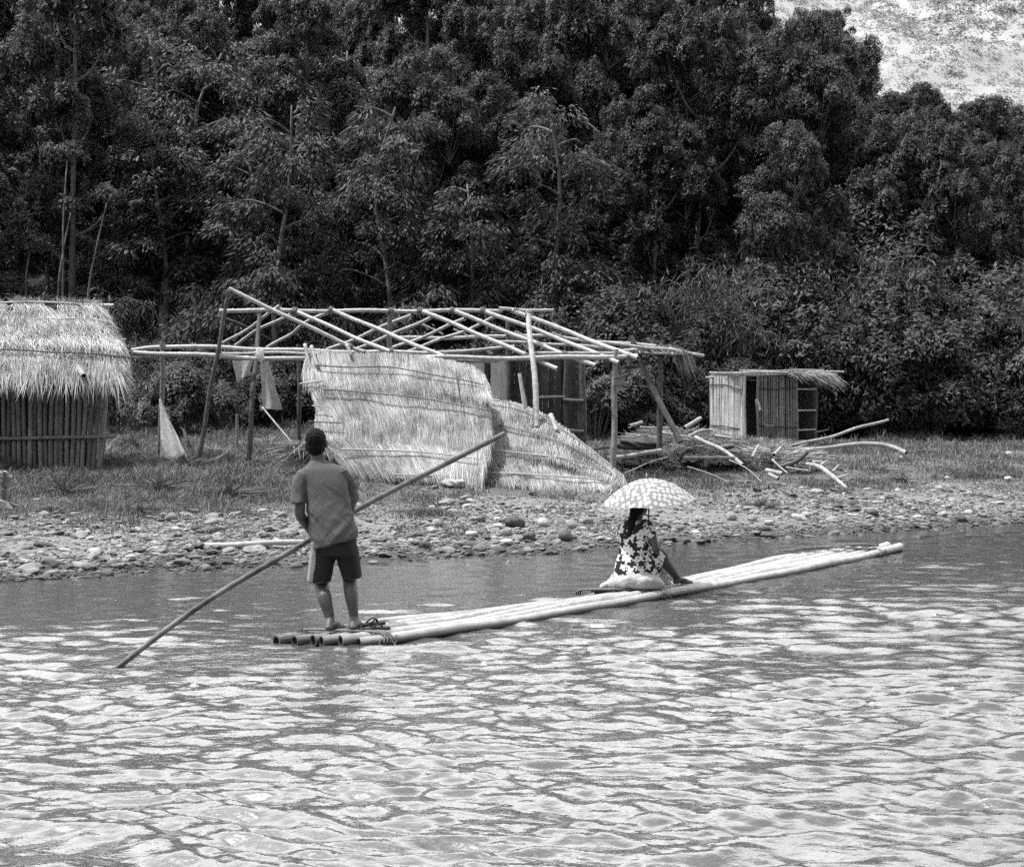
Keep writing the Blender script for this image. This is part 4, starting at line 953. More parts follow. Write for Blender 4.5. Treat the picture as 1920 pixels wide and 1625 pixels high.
# ------------------------------------------------------------------ lean-to remains on the right
lt = empty("collapsed_lean_to", P(1230, 845, 24), "remains of a lean-to with two dark posts and a ragged scrap of thatch", "shelter")
pole_part("post", [P(1276, 828, 23.6), P(1230, 740, 24), P(1182, 630, 24.3)], .062, .05, M["post_dark"], lt); pole_part("post", [P(1235, 846, 24.2), P(1238, 760, 24.2), P(1236, 655, 24.2)], .06, .05, M["post_dark"], lt)
pole_part("beam", [P(1160, 657, 24.2), P(1240, 655, 24.2), P(1320, 666, 24.2)], .04, .032, M["bamboo"], lt); pole_part("beam", [P(1128, 643, 24.0), P(1200, 650, 24.1), P(1265, 655, 24.3)], .035, .03, M["bamboo"], lt)
thatch("thatch_scrap", [[P(1195, 648, 24.6), P(1250, 650, 24.6), P(1278, 655, 24.6)], [P(1192, 660, 24.0), P(1248, 664, 24.0), P(1284, 664, 24.0)]], 420, .16, lt, 71, mat_=M["thatch_grey"], fringe=.2, lift=.15, rough=.9, layers=1, thick=.03)
rr = np.random.default_rng(4); n = 130; b = np.array(P(1274, 662, 24.2)) + rr.normal(size=(n, 3)) * [.08, .1, .05]; mb = MB(); blades(mb, b, b + np.stack([.08 + .18 * rr.random(n), rr.normal(size=n) * .1, -.2 - .45 * rr.random(n)], -1), np.full(n, .012)); mb.out("hanging_straw", M["thatch_grey"], lt)

# ------------------------------------------------------------------ small bamboo hut
sh = empty("small_bamboo_hut", P(1440, 828, 35), "small bamboo hut with flat roof, open dark doorway and thatch drooping off its right corner", "hut")
FL, FR_, BL = P(1396, 832, 34.0), P(1530, 830, 34.3), P(1332, 822, 36.6); BR = FR_ + (BL - FL); Hh = 1.90
def wall(mb, a, b, h, step=.062, rad=.031, skip=None, seed=1):
    r = random.Random(seed); L = (b - a).length; s = 0
    while s < L:
        if not (skip and skip(s / L)):
            p = a.lerp(b, s / L); culm(mb, [p + Vector((0, r.uniform(-.01, .01), -.05)), p + Vector((r.uniform(-.02, .02), 0, h * r.uniform(.975, 1.01)))], rad * r.uniform(.8, 1.15), rad * .9, n=7, bump=.08, wob=.002)
        s += step * r.uniform(.85, 1.15)
mb = MB(); wall(mb, FL, BL, Hh, seed=2); mb.out("side_wall", M["bamboo_pale_wall"], sh, True)  # sunny side painted paler than the shaded front wall
mb = MB(); wall(mb, FL.lerp(FR_, .19), FL.lerp(FR_, .72), Hh, seed=3, skip=lambda t: False); mb.out("front_wall", M["bamboo_wall"], sh, True)
mb = MB(); wall(mb, BL, BR, Hh - .1, seed=4, step=.07); mb.out("back_wall", M["bamboo_dark"], sh, True)
mb = MB(); wall(mb, FR_ + Vector((0, .1, 0)), BR, Hh - .1, seed=5, step=.07); mb.out("far_side_wall", M["bamboo_dark"], sh, True)
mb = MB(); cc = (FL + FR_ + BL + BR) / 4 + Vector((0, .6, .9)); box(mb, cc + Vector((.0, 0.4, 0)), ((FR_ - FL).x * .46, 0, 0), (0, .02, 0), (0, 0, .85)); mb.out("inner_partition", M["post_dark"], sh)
def lw(t, z, off=-.05): return FL.lerp(BL, t) + Vector((off * .98, off * .2, z))
def fw(t, z, off=-.05): return FL.lerp(FR_, t) + Vector((0, off, z))
for p in ([lw(.0, 1.50), lw(.45, 1.60), lw(.97, 1.62)], [lw(.1, .42), lw(.95, .42)]): pole_part("rail", p, .017, .017, M["bamboo_dark"], sh, hollow=False)
for p in ([fw(.19, 1.52), fw(.72, 1.54)], [fw(.19, .50), fw(.72, .46)]): pole_part("rail", p, .018, .018, M["bamboo_dark"], sh, hollow=False)
for p in ([fw(.73, 1.52), fw(1, 1.50)], [fw(.73, .90), fw(.99, .92)], [fw(.73, .36), fw(.99, .36)]): pole_part("rail", p, .024, .022, M["bamboo_pale_wall"], sh, hollow=False)
for t, m in ((0, "bamboo_pale_wall"), (.185, "bamboo_wall"), (.73, "bamboo_wall"), (1.0, "post_dark")): pole_part("corner_post", [fw(t, -.1, 0), fw(t, Hh, 0)], .045, .042, M[m], sh)
T0 = Vector((0, 0, Hh))
for dx0, dx1, dy, dz, rad in ((-1.25, 2.75, -.12, .06, .034), (-1.05, 1.3, -.05, .0, .035), (-.3, 2.4, .5, .08, .03), (-.9, 2.2, 1.3, .06, .03), (-.9, 2.3, 2.3, .02, .03), (-.2, 2.2, -.08, .12, .02)):
    pole_part("roof_pole", [FL + T0 + Vector((dx0 * .8, dy, dz)), FL + T0 + Vector((dx1, dy + .1, dz + .03))], rad, rad * .9, M["bamboo"], sh)
q = lambda x, y, z: FL + T0 + Vector((x, y, z))
thatch("roof_thatch", [[q(-.1, 2.5, .0), q(1, 2.5, .02), q(2.4, 2.5, -.02)], [q(-.3, 1.3, .05), q(1, 1.3, .08), q(2.4, 1.3, .03)], [q(-.2, .25, .02), q(1, .05, .06), q(2.2, -.08, .02)]], 3600, .4, sh, 81, mat_=M["thatch"], fringe=.1, lift=.12, rough=.8, layers=3)
rr = np.random.default_rng(14); n = 1700; t = rr.random(n); b = np.array(q(1.15, -.15, .06)) + np.stack([t * 1.25, rr.random(n) * 1.6 - .1, rr.normal(size=n) * .04 - .02], -1)
L = .22 + .42 * rr.random(n); tip = b + np.stack([L * (.25 + .6 * t), -.25 * L + rr.normal(size=n) * .12, -.55 * L * (.15 + t) + rr.normal(size=n) * .1], -1); mb = MB(); blades(mb, b, tip, np.full(n, .014)); mb.out("drooping_thatch", M["thatch"], sh)
cloth("door_rag", [(1416, 748), (1421, 748), (1428, 768), (1417, 772)], 33.85, M["grey_cloth"], "pale rag hung on the small hut's door post", "cloth", wav=.04, n=8, seed=4)
mb = MB(); g_ = fw(.33, .02, -.16); box(mb, g_ + Vector((.0, 0, .36)), (.13, 0, 0), (0, .02, .01), (0, -.03, .13)); tag(mb.out("woven_panel", M["thatch_bed"], None, origin=g_), "small pale woven panel leaning on the small hut's front wall", "panel")

# ------------------------------------------------------------------ debris heap
hp = np.array(G(1440, 872)); 
def heap(px, py, w, dpt, h, n, lab, seed, m="thatch_grey", name="thatch_heap", flow=0, sticks=0):
    g = np.array(G(px, py)); r = np.random.default_rng(seed); n = int(n * 1.5)
    u_ = np.linspace(-1, 1, 26); VV, UU = np.meshgrid(u_, u_, indexing="ij"); rad = np.clip(1 - (UU ** 2 + VV ** 2), 0, 1)
    Z = h * rad ** .7 * (.6 + .8 * fbm(UU * 2.2, VV * 2.2, seed)); X = g[0] + UU * w; Y = g[1] + VV * dpt; Zg = ground_z(X, Y) - .06
    root = empty(name, g, lab, "debris heap")
    build("mound", np.stack([X, Y, Zg + Z], -1).reshape(-1, 3), [grid_faces(26, 26)], M["thatch_bed"], root, True)
    a = r.random(n) * 6.28; q = r.random(n) ** .5; x, y = np.cos(a) * q, np.sin(a) * q
    z = h * np.clip(1 - q * q, 0, 1) ** .7 * (.6 + .8 * fbm(x * 2.2, y * 2.2, seed)) + .02; b = np.stack([g[0] + x * w, g[1] + y * dpt, ground_z(g[0] + x * w, g[1] + y * dpt) + z - .03], -1)
    th = r.random(n) * 6.28 if not flow else flow + r.normal(size=n) * .5; L = .18 + .45 * r.random(n)
    t = b + np.stack([np.cos(th) * L, np.sin(th) * L, r.normal(size=n) * .10 + .03], -1); mb = MB(); blades(mb, b, t, .009 + .02 * r.random(n) ** 4); mb.out("straw", M[m], root)
    rs = random.Random(seed)
    for k in range(sticks):
        an, q = rs.uniform(0, 6.28), rs.random() ** .6; cx, cy_ = g[0] + math.cos(an) * q * w, g[1] + math.sin(an) * q * dpt; zz = gz(cx, cy_) + h * max(0, 1 - q * q) ** .7 * .9 + .03
        th = rs.choice([rs.uniform(-.4, .4), rs.uniform(-1.5, 1.5)]); L = rs.uniform(.25, .95); dv = Vector((math.cos(th) * L, math.sin(th) * L, rs.uniform(-.16, .12))); ra = rs.choice([.010, .012, .014, .018, .026])
        pole_part("stick", [Vector((cx, cy_, zz)) - dv, Vector((cx, cy_, zz + .02)), Vector((cx, cy_, zz)) + dv], ra, ra * .8, rs.choice([M["bamboo_old"], M["bamboo_old"], M["post_grey"], M["dead_wood"], M["bamboo_dark"]]), root, hollow=ra > .025, n=7, wob=.012)
    return root
heap(1450, 878, .95, .8, .42, 3600, "nest-like heap of tangled thatch at the debris pile's right end", 91, "thatch_b", sticks=55)
heap(1330, 838, 1.5, 1.6, .24, 3400, "low spread of broken thatch and sticks left of the small hut", 92, sticks=46)
heap(1210, 815, 1.6, 1.8, .22, 3000, "flattened brown thatch litter behind the nesting box post", 93, sticks=40)
heap(1268, 844, 1.5, 1.0, .46, 3600, "high light litter of thatch and sticks at the leaning post's foot", 97, sticks=60)
heap(1420, 846, 1.2, .7, .2, 2200, "loose thatch and sticks heaped before the small hut's front wall", 96, sticks=26)
heap(840, 886, 1.3, .5, .12, 1200, "dark litter of straw in shadow beneath the upright thatch panel", 94, sticks=5)
heap(500, 838, .8, .5, .07, 500, "thin scatter of straw and sticks at the dark posts' feet", 95, sticks=5)
blob("tarpaulin", P(1200, 832, 24.6), (.42, .3, .12), M["mat_dark"], "dark crumpled tarpaulin on the litter between the two right posts", "tarpaulin", 12, 1.1)
# dark creeper under the heap
for k, (px, py, s, lab) in enumerate([(1215, 884, .42, "low dark leafy creeper left of the thatch nest, nearest the umbrella"), (1290, 878, .46, "low dark leafy creeper in shade under the horizontal pole"), (1350, 876, .44, "low dark leafy creeper touching the thatch nest's left side"),
                              (1180, 870, .32, "small dark leafy creeper at the foot of the nesting box post")]):
    g = G(px, py); plant(f"s{k % 3}", g.x, g.y, s, k * 1.9, lab, "creeper", "creepers around the debris", sz=s * .36)
STK = [([(1482, 838, 29), (1570, 814, 29.8), (1665, 786, 30.6)], .05, .045, "long straight pale pole slanting up to the right from the debris", "pole"),
       ([(1490, 843, 27), (1560, 838, 27.2), (1630, 833, 27.4), (1668, 835, 27.3), (1700, 848, 27.0)], .062, .075, "thick curved bamboo pole bending down at its right end", "pole"),
       ([(1463, 873, 24.6), (1495, 864, 24.5), (1515, 849, 24.4)], .065, .055, "short dark bent bamboo pointing up right out of the thatch nest", "pole"),
       ([(1282, 857, 24.4), (1330, 859, 24.3), (1378, 858, 24.3)], .045, .04, "horizontal pale pole sticking left out of the debris", "pole"),
       ([(1305, 818, 26), (1334, 834, 25.6), (1350, 842, 25.4), (1392, 870, 24.5)], .06, .05, "broken pale pole sloping down into the debris", "pole"),
       ([(1347, 838, 25.5), (1376, 836, 25.4)], .075, .075, "short fat dark bamboo end on top of the debris", "pole"),
       ([(1436, 882, 23.9), (1467, 890, 23.7)], .065, .06, "cut bamboo stub pointing right below the thatch nest", "bamboo stub"),
       ([(1440, 890, 23.8), (1458, 898, 23.6)], .05, .05, "lowest cut bamboo stub under the thatch nest", "bamboo stub"),
       ([(1474, 874, 24), (1520, 883, 23.9)], .03, .025, "thin pale stick lying right of the thatch nest", "stick"),
       ([(1450, 860, 24.2), (1478, 888, 23.8)], .028, .022, "thin pale stick crossing the thatch nest steeply", "stick"),
       ([(1412, 858, 24.1), (1424, 836, 24.3)], .045, .035, "stubby pale stick standing up in the thatch nest", "stick"),
       ([(1452, 852, 24.2), (1463, 838, 24.4)], .06, .05, "thick pale bamboo end at the top of the thatch nest", "bamboo stub"),
       ([(1136, 857, 23.4), (1190, 853, 23.6), (1240, 846, 23.9)], .06, .055, "thick pale pole lying low between nesting box post and right post", "pole"),
       ([(1172, 885, 22.6), (1210, 871, 23.0), (1250, 856, 23.6)], .014, .012, "thin pale stick slanting across the dark creeper", "stick"),
       ([(1288, 876, 23.4), (1330, 889, 23.2), (1366, 902, 23)], .014, .012, "thin stick sloping down right below the horizontal pole", "stick"),
       ([(1368, 863, 23.9), (1400, 880, 23.5), (1428, 903, 23.1)], .014, .012, "thin stick under the left side of the thatch nest", "stick"),
       ([(1284, 802, 28), (1300, 794, 28.2), (1315, 785, 28.4)], .07, .06, "short pale log tilted up left of the small hut", "log"),
       ([(1180, 798, 27.5), (1205, 790, 27.7)], .06, .05, "short curved pale log behind the leaning dark post", "log"),
       ([(1200, 799, 27), (1260, 802, 27)], .03, .025, "thin pale pole lying flat behind the two dark right posts", "pole"),
       ([(1290, 818, 27), (1312, 809, 27.2), (1335, 808, 27.4)], .05, .045, "pale pole lying against the small hut's left foot", "pole"),
       ([(1240, 812, 26.4), (1300, 822, 26.2)], .03, .025, "pale pole lying on the litter right of the leaning post", "pole"),
       ([(1340, 818, 28.5), (1372, 822, 28.4)], .05, .045, "short pale pole at the small hut's left corner", "pole"),
       ([(1110, 842, 25), (1170, 838, 25.2)], .03, .025, "dark stick lying beside the thatch slump's tip", "stick"),
       ([(1530, 810, 33.6), (1552, 804, 34)], .03, .03, "dark stick poking out from the small hut's right foot", "stick"),
       ([(500, 843, 23.5), (560, 841, 23.4)], .02, .018, "pale stick lying in the grass left of the straw bundle", "stick"),
       ([(396, 862, 23), (418, 850, 23.1), (436, 832, 23.2)], .014, .01, "thin curved twig in the grass between the dark posts", "twig"),
       ([(390, 842, 23.6), (436, 841, 23.5)], .012, .01, "thin straight twig lying between the dark posts", "twig"),
       ([(735, 890, 21.4), (860, 889, 21.3)], .018, .016, "thin pale stick in shadow under the upright thatch panel", "stick")]
for pts, a, b, lab, cat in STK:
    dark = "dark" in lab.split(" bamboo")[0].split(" stick")[0].split(" pole")[0][:14]
    nm = {"pole": "bamboo_pole", "log": "short_log", "stick": "thin_stick", "twig": "dry_twig", "bamboo stub": "bamboo_stub"}[cat]
    pp = [P(*p) for p in pts]; mb = MB(); culm(mb, pp, a * .74, b * .74, hollow=a > .035, wob=.009)
    tag(mb.out(nm, M["bamboo_dark"] if dark else M["bamboo_old"], None, True, origin=pp[0]), lab, cat, "loose poles and sticks of the debris")
# split driftwood log
dl = empty("split_log", G(1560, 890), "pale split rotten log lying on the grass right of the thatch nest", "log")
mb = MB(); tube(mb, spline([P(1512, 869, 24), P(1538, 876, 23.7), P(1560, 892, 23.3), P(1588, 915, 22.7)], 16), np.array([.03, .035, .05, .045, .055, .045, .05, .04, .05, .04, .045, .035, .04, .03, .03, .02]), 8); mb.out("trunk", M["bamboo_old"], dl, True)
for q0, q1 in (((1540, 872, 23.8), (1552, 862, 23.8)), ((1560, 884, 23.6), (1572, 872, 23.7)), ((1572, 895, 23.3), (1590, 888, 23.3)), ((1525, 866, 24), (1556, 868, 24.1))): pole_part("splinter", [P(*q0), P(*q1)], .03, .012, M["dead_wood"], dl, hollow=False)
# bamboo log on the gravel
a_, b_ = G(392, 1028), G(575, 1024); mb = MB(); culm(mb, [P(385, 1021, a_.y), P(470, 1020, a_.y + .05), P(582, 1016, a_.y + .15)], .038, .034, n=12)
tag(mb.out("bamboo_log", M["bamboo"], None, True, origin=a_), "hollow bamboo log lying on the gravel left of the man", "bamboo log")
for k, (x0, y0, x1, y1, lab) in enumerate([(0, 1016, 62, 1013, "thin stick on the left gravel at the frame's edge"), (330, 925, 380, 930, "pale twig in the grass below the white sheet")]):
    p0, p1 = G(x0, y0), G(x1, y1); mb = MB(); culm(mb, [p0 + Vector((0, 0, .03)), p1 + Vector((0, 0, .05))], .012, .01, hollow=False); tag(mb.out("dry_twig", M["bamboo"], None, True, origin=p0), lab, "twig")

# ------------------------------------------------------------------ bamboo raft
raft = empty("bamboo_raft", P(1150, 1120, 12), "long narrow raft of lashed pale bamboo poles floating on the river", "raft")
def W0(px, py, z=.045): Y = F * (CH - z) / (py - HY); return P(px, py, Y)
near = [W0(668, 1200), W0(760, 1190), W0(860, 1175), W0(1000, 1152), W0(1240, 1112), W0(1400, 1083), W0(1560, 1053), W0(1700, 1023)]
far = [W0(524, 1195), W0(650, 1176), W0(770, 1159), W0(920, 1137), W0(1130, 1106), W0(1290, 1079), W0(1440, 1053), W0(1590, 1027)]
ns, fs = spline(near, 40), spline(far, 40)
starts = [(0, .0), (.20, .004), (.40, .008), (.57, .012), (.75, -.002), (1.0, .0)]
endt = [1.0, .985, .97, .96, .93, .90]; r = random.Random(4)
for k, (u, s0) in enumerate(starts):
    t = np.linspace(0, 1, 40); uu = k / 5.0
    path = ns * (1 - uu) + fs * uu
    path = path[: max(30, int(40 * endt[k]))]
    lift = np.array([.0 + (.05 * (max(0, (i - 30) / 10.0)) ** 1.5) for i in range(len(path))])
    path[:, 2] = .022 + .006 * (k % 2) + lift + .01 * np.sin(np.arange(len(path)) * .5 + k)
    if k >= 3: path[:, 2] -= .05 * np.sin(np.pi * np.clip((np.arange(len(path)) - 3) / 26, 0, 1)) * (k - 2) / 3
    ax = path[1] - path[0]; path[0] -= ax * (.12 * (k % 3) - .1)
    # arrange the stern ends by the photo: five clustered, uneven
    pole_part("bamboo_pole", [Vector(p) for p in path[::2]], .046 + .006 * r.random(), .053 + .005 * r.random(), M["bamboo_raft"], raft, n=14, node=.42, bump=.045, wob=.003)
def lash(i, nm, over=.0, r0=.008):
    a, b = ns[i], fs[min(i + 0, 39)]; rt = empty_part = None
    mb = MB()
    for q in range(3):
        o_ = (ns[min(i + 1, 39)] - ns[i]) * (.12 * q - .1); tube(mb, spline([a + o_ + [.03, -.07, -.03], a + o_ + [0, 0, .036], (a + b) / 2 + o_ + [0, 0, .044], b + o_ + [0, 0, .036], b + o_ + [-.03, .06, -.02]], 24), r0, 6)
    rr = np.random.default_rng(i); n = 34; bb = np.array(a) + rr.normal(size=(n, 3)) * [.05, .04, .03]; blades(mb, bb, bb + rr.normal(size=(n, 3)) * [.09, .06, .06] + [0, 0, -.06], np.full(n, .012))
    mb.out(nm, M["rope"], raft, True)
def at_px(px): return min(range(40), key=lambda i: abs(CX + F * ns[i][0] / ns[i][1] - px))
for px_ in (716, 1236, 1640): lash(at_px(px_), "rope_lashing")
for k in range(3): mb = MB(); culm(mb, [Vector(ns[35]) + Vector((-.05 + .03 * k, -.03, .07)), Vector(ns[35]).lerp(fs[33], .5) + Vector((.04 * k, .03 * k, .10 + .015 * k)), Vector(fs[33]) + Vector((-.1 * k, 0, .08))], .014, .011, hollow=False, wob=.01); mb.out("cross_stick", M["rope"], raft, True)
DECK = .082

# ------------------------------------------------------------------ people: closed lofts fused by voxel remesh into one continuous surface
def limb(mb, pts, rad, n=14, m=None, flat=None):
    """rounded tapering limb through joints; flat=(axis vector, factor) squashes it"""
    pts = [Vector(p) for p in pts]; m = m or max(8, len(pts) * 5)
    path = spline(pts, m); k = np.linspace(0, len(rad) - 1, m); rr_ = np.interp(k, np.arange(len(rad)), rad)
    # match radius knots to joint positions along the path
    seg = np.array([0] + list(np.cumsum([(pts[i + 1] - pts[i]).length for i in range(len(pts) - 1)]))); rr_ = np.interp(np.linspace(0, seg[-1], m), seg, rad)
    # rounded ends
    T0 = path[0] - path[1]; T1 = path[-1] - path[-2]; T0 /= np.linalg.norm(T0); T1 /= np.linalg.norm(T1)
    pre = [path[0] + T0 * rr_[0] * f for f in (.95, .7, .35)]; post = [path[-1] + T1 * rr_[-1] * f for f in (.35, .7, .95)]
    pr = [rr_[0] * f for f in (.3, .7, .93)]; po = [rr_[-1] * f for f in (.93, .7, .3)]
    path = np.vstack([pre, path, post]); rr_ = np.concatenate([pr, rr_, po])
    tmp = MB(); tube(tmp, path, rr_, n)
    V = tmp.V[0]
    if flat is not None:
        ax = np.array(flat[0], float); ax /= np.linalg.norm(ax); cen = np.vstack([np.repeat(path, n, 0), path[:1], path[-1:]])
        dlt = V - cen; V = V - np.outer(dlt @ ax, ax) * (1 - flat[1])
    mb.add(V, tmp.Fq[0], tmp.Ft[0])

def ellipsoid(mb, c, ax, sub=3):
    bm = bmesh.new(); bmesh.ops.create_icosphere(bm, subdivisions=sub, radius=1); V = np.array([v.co[:] for v in bm.verts]); T = np.array([[v.index for v in f.verts] for f in bm.faces]); bm.free()
    A = np.array([list(a) for a in ax], float); mb.add(V @ A + np.array(list(c)), None, T)

def rings(mb, R, n=28, power=2.4):
    """R: list of (centre, half-width vector, half-depth vector); capped superellipse loft"""
    q = [np.concatenate([np.array(list(v), float) for v in ring]) for ring in R]; m = len(q) * 5
    s = np.array(q); t = np.linspace(0, len(q) - 1, m); i = np.clip(t.astype(int), 0, len(q) - 2); f = (t - i)[:, None]
    p = np.vstack([2 * s[0] - s[1], s, 2 * s[-1] - s[-2]]); a0, a1, a2, a3 = p[i], p[i + 1], p[i + 2], p[i + 3]
    s = .5 * (2 * a1 + (a2 - a0) * f + (2 * a0 - 5 * a1 + 4 * a2 - a3) * f ** 2 + (3 * a1 - a0 - 3 * a2 + a3) * f ** 3)
    ang = np.linspace(0, 2 * np.pi, n, endpoint=False); ca, sa = np.cos(ang), np.sin(ang); e = 2 / power
    ca = np.sign(ca) * np.abs(ca) ** e; sa = np.sign(sa) * np.abs(sa) ** e
    V = s[:, None, 0:3] + s[:, None, 3:6] * ca[None, :, None] + s[:, None, 6:9] * sa[None, :, None]
    tmp = np.vstack([V.reshape(-1, 3), s[0, 0:3], s[-1, 0:3]])
    ii = np.arange(m - 1)[:, None] * n; j = np.arange(n)[None, :]; k = (j + 1) % n
    Q = np.stack([ii + j, ii + k, ii + n + k, ii + n + j], -1).reshape(-1, 4); jj = np.arange(n); kk = (jj + 1) % n
    mb.add(tmp, Q, np.vstack([np.stack([np.full(n, m * n), kk, jj], -1), np.stack([np.full(n, m * n + 1), (m - 1) * n + jj, (m - 1) * n + kk], -1)]))

def fuse(name, mb, voxel, m, parent, smooth=4, fold=None):
    o = mb.out(name + "_raw", None, None)
    md = o.modifiers.new("r", "REMESH"); md.mode = "VOXEL"; md.voxel_size = voxel; md.use_smooth_shade = True
    sm = o.modifiers.new("s", "SMOOTH"); sm.iterations = smooth; sm.factor = .5
    dg = bpy.context.evaluated_depsgraph_get(); ev = o.evaluated_get(dg); me = bpy.data.meshes.new_from_object(ev)
    V = np.zeros(len(me.vertices) * 3); me.vertices.foreach_get("co", V); V = V.reshape(-1, 3)
    if fold is not None:
        Nn = np.zeros(len(V) * 3); me.vertices.foreach_get("normal", Nn); V = V + Nn.reshape(-1, 3) * fold(V)[:, None]
    V = V - np.array(parent_world(parent)); me.vertices.foreach_set("co", V.astype(np.float32).ravel())
    me.materials.clear(); me.materials.append(m); me.update()
    for p in me.polygons: p.use_smooth = True
    raw = o.data; bpy.data.objects.remove(o); bpy.data.meshes.remove(raw); me.name = name
    r_ = bpy.data.objects.new(name, me); COL.objects.link(r_); r_.parent = parent
    return r_

def hand(mb, wrist, knuckle, grip_ax, centre, rg, size=1.0, curl=(-30, 190), spread=.021):
    """palm from wrist to knuckles, four fingers of different length curled round a bar through `centre` along grip_ax, thumb the other way"""
    wrist, knuckle, centre = Vector(wrist), Vector(knuckle), Vector(centre); g = Vector(grip_ax).normalized()
    limb(mb, [wrist, wrist.lerp(knuckle, .5), knuckle], [.026 * size, .036 * size, .036 * size], flat=((g.cross(knuckle - wrist)), .45))
    e0 = (knuckle - centre); e0 = (e0 - g * e0.dot(g)).normalized(); e1 = g.cross(e0)
    if e1.dot(knuckle - wrist) < 0: e1 = -e1
    R = rg + .009
    for i, ln in enumerate((.9, 1.0, .96, .78)):
        off = g * ((i - 1.5) * spread * size); pts = []
        for q in range(6):
            th = math.radians(curl[0] + (curl[1] - curl[0]) * ln * q / 5); pts.append(centre + off + (e0 * math.cos(th) + e1 * math.sin(th)) * R * (1.0 + .05 * (q == 2)))
        limb(mb, [knuckle + off * .9] + pts, [.0105, .010, .0098, .0092, .0088, .0082, .0072], n=8, m=22)
    base = wrist.lerp(knuckle, .35) + g * (.033 * size); pts = [base]
    for q in range(4):
        th = math.radians(-20 - 120 * q / 3); pts.append(centre + g * (.046 * size - .006 * q) + (e0 * math.cos(th) + e1 * math.sin(th)) * R)
    limb(mb, pts, [.014, .013, .012, .011, .009], n=8, m=16)

def foot(mb, heel, fwd, s=1.0, side=1):
    """foot sole on the deck: heel block, arch, five toes"""
    h = Vector(heel); f = Vector(fwd).normalized(); rt = Vector((f.y, -f.x, 0)); u = Vector((0, 0, 1))
    limb(mb, [h + u * .032, h + f * .07 * s + u * .045, h + f * .13 * s + u * .032, h + f * .175 * s + u * .02], [.031, .034, .036, .026], flat=((0, 0, 1), .8))
    limb(mb, [h + f * .10 * s + u * .02, h + f * .185 * s + u * .016], [.040, .044], flat=((0, 0, 1), .42))
    for i, (L, r_) in enumerate(((.245, .0135), (.24, .0105), (.232, .0098), (.222, .009), (.208, .0085))):
        o_ = rt * (-side) * (.034 - .0175 * i); limb(mb, [h + f * .17 * s + o_ * .9 + u * .016, h + f * L * s + o_ * 1.1 + u * .012], [r_, r_ * .9], n=8, m=6)

def head(mb, c, fwd, up, s=1.0):
    """skull, jaw, nose, brow, lips, ears about the head centre c"""
    c = Vector(c); u = Vector(up).normalized(); f = Vector(fwd); f = (f - u * f.dot(u)).normalized(); rt = f.cross(u)
    E = lambda o_, a, b, d: ellipsoid(mb, c + (rt * o_[0] + f * o_[1] + u * o_[2]) * s, [rt * a * s, f * b * s, u * d * s])
    E((0, -.012, .03), .076, .094, .088); E((0, .035, -.045), .058, .058, .062); E((0, .055, -.085), .032, .032, .028)
    E((0, .102, -.012), .013, .020, .026); E((0, .086, .018), .052, .016, .012); E((0, .088, -.052), .026, .014, .008); E((0, .084, -.064), .023, .013, .008)
    for sg in (-1, 1):
        E((sg * .032, .083, .004), .015, .010, .010); E((sg * .083, -.008, -.012), .013, .021, .034); E((sg * .045, .06, -.02), .022, .026, .02)

# ------------------------------------------------------------------ the standing man
man = empty("person", P(640, 1178, 9.9), "standing barefoot person in grey t-shirt and dark knee shorts, pushing a long pole", "person")
body = MB()
mH = P(625, 1008, 9.95)                                    # hips
Ls, Rs = P(566, 893, 9.98), P(640, 886, 10.02)             # shoulder joints
Le, Lw = P(562, 962, 9.90), P(584, 1000, 10.12)            # left elbow, wrist
Re, Rw = P(664, 930, 10.22), P(652, 962, 10.38)
hd = P(593, 831, 10.06)
Lk, La = P(603, 1095, 10.0), P(619, 1160, 9.86)
Rk, Ra = P(655, 1085, 10.02), P(664, 1158, 9.90)
hl, hr = P(612, 1022, 9.95), P(645, 1018, 9.97)
rings(body, [(P(597, 868, 10.02), (.075, 0, 0), (0, .07, 0)), (P(600, 885, 10.01), (.155, 0, .01), (0, .085, 0)), (P(610, 930, 9.98), (.155, 0, .01), (0, .095, 0)), (P(620, 975, 9.96), (.138, 0, .01), (0, .09, 0)), (P(627, 1015, 9.95), (.155, 0, 0), (0, .10, 0)), (P(629, 1035, 9.95), (.15, 0, 0), (0, .095, 0))])
limb(body, [P(597, 872, 10.02), P(594, 848, 10.05)], [.058, .056]); head(body, hd, (.05, 1, -.12), (-.06, .10, 1), 1.03)
limb(body, [hl, Lk.lerp(hl, .5), Lk, P(608, 1120, 9.90), P(616, 1148, 9.87), La], [.085, .078, .056, .060, .042, .036]); limb(body, [hr, Rk.lerp(hr, .5), Rk, P(658, 1112, 9.93), P(662, 1142, 9.9), Ra], [.085, .078, .055, .058, .042, .036])
def deck_at(px, py): p = W0(px, py, DECK); return p
fl, frr = deck_at(617, 1183), deck_at(662, 1182)
limb(body, [La, fl + Vector((0, 0, .04))], [.036, .036]); limb(body, [Ra, frr + Vector((0, 0, .04))], [.036, .036])
foot(body, fl + Vector((0, -.02, 0)), (.35, 1, 0), 1.0, 1); foot(body, frr + Vector((0, -.02, 0)), (.25, 1, 0), 1.0, -1)
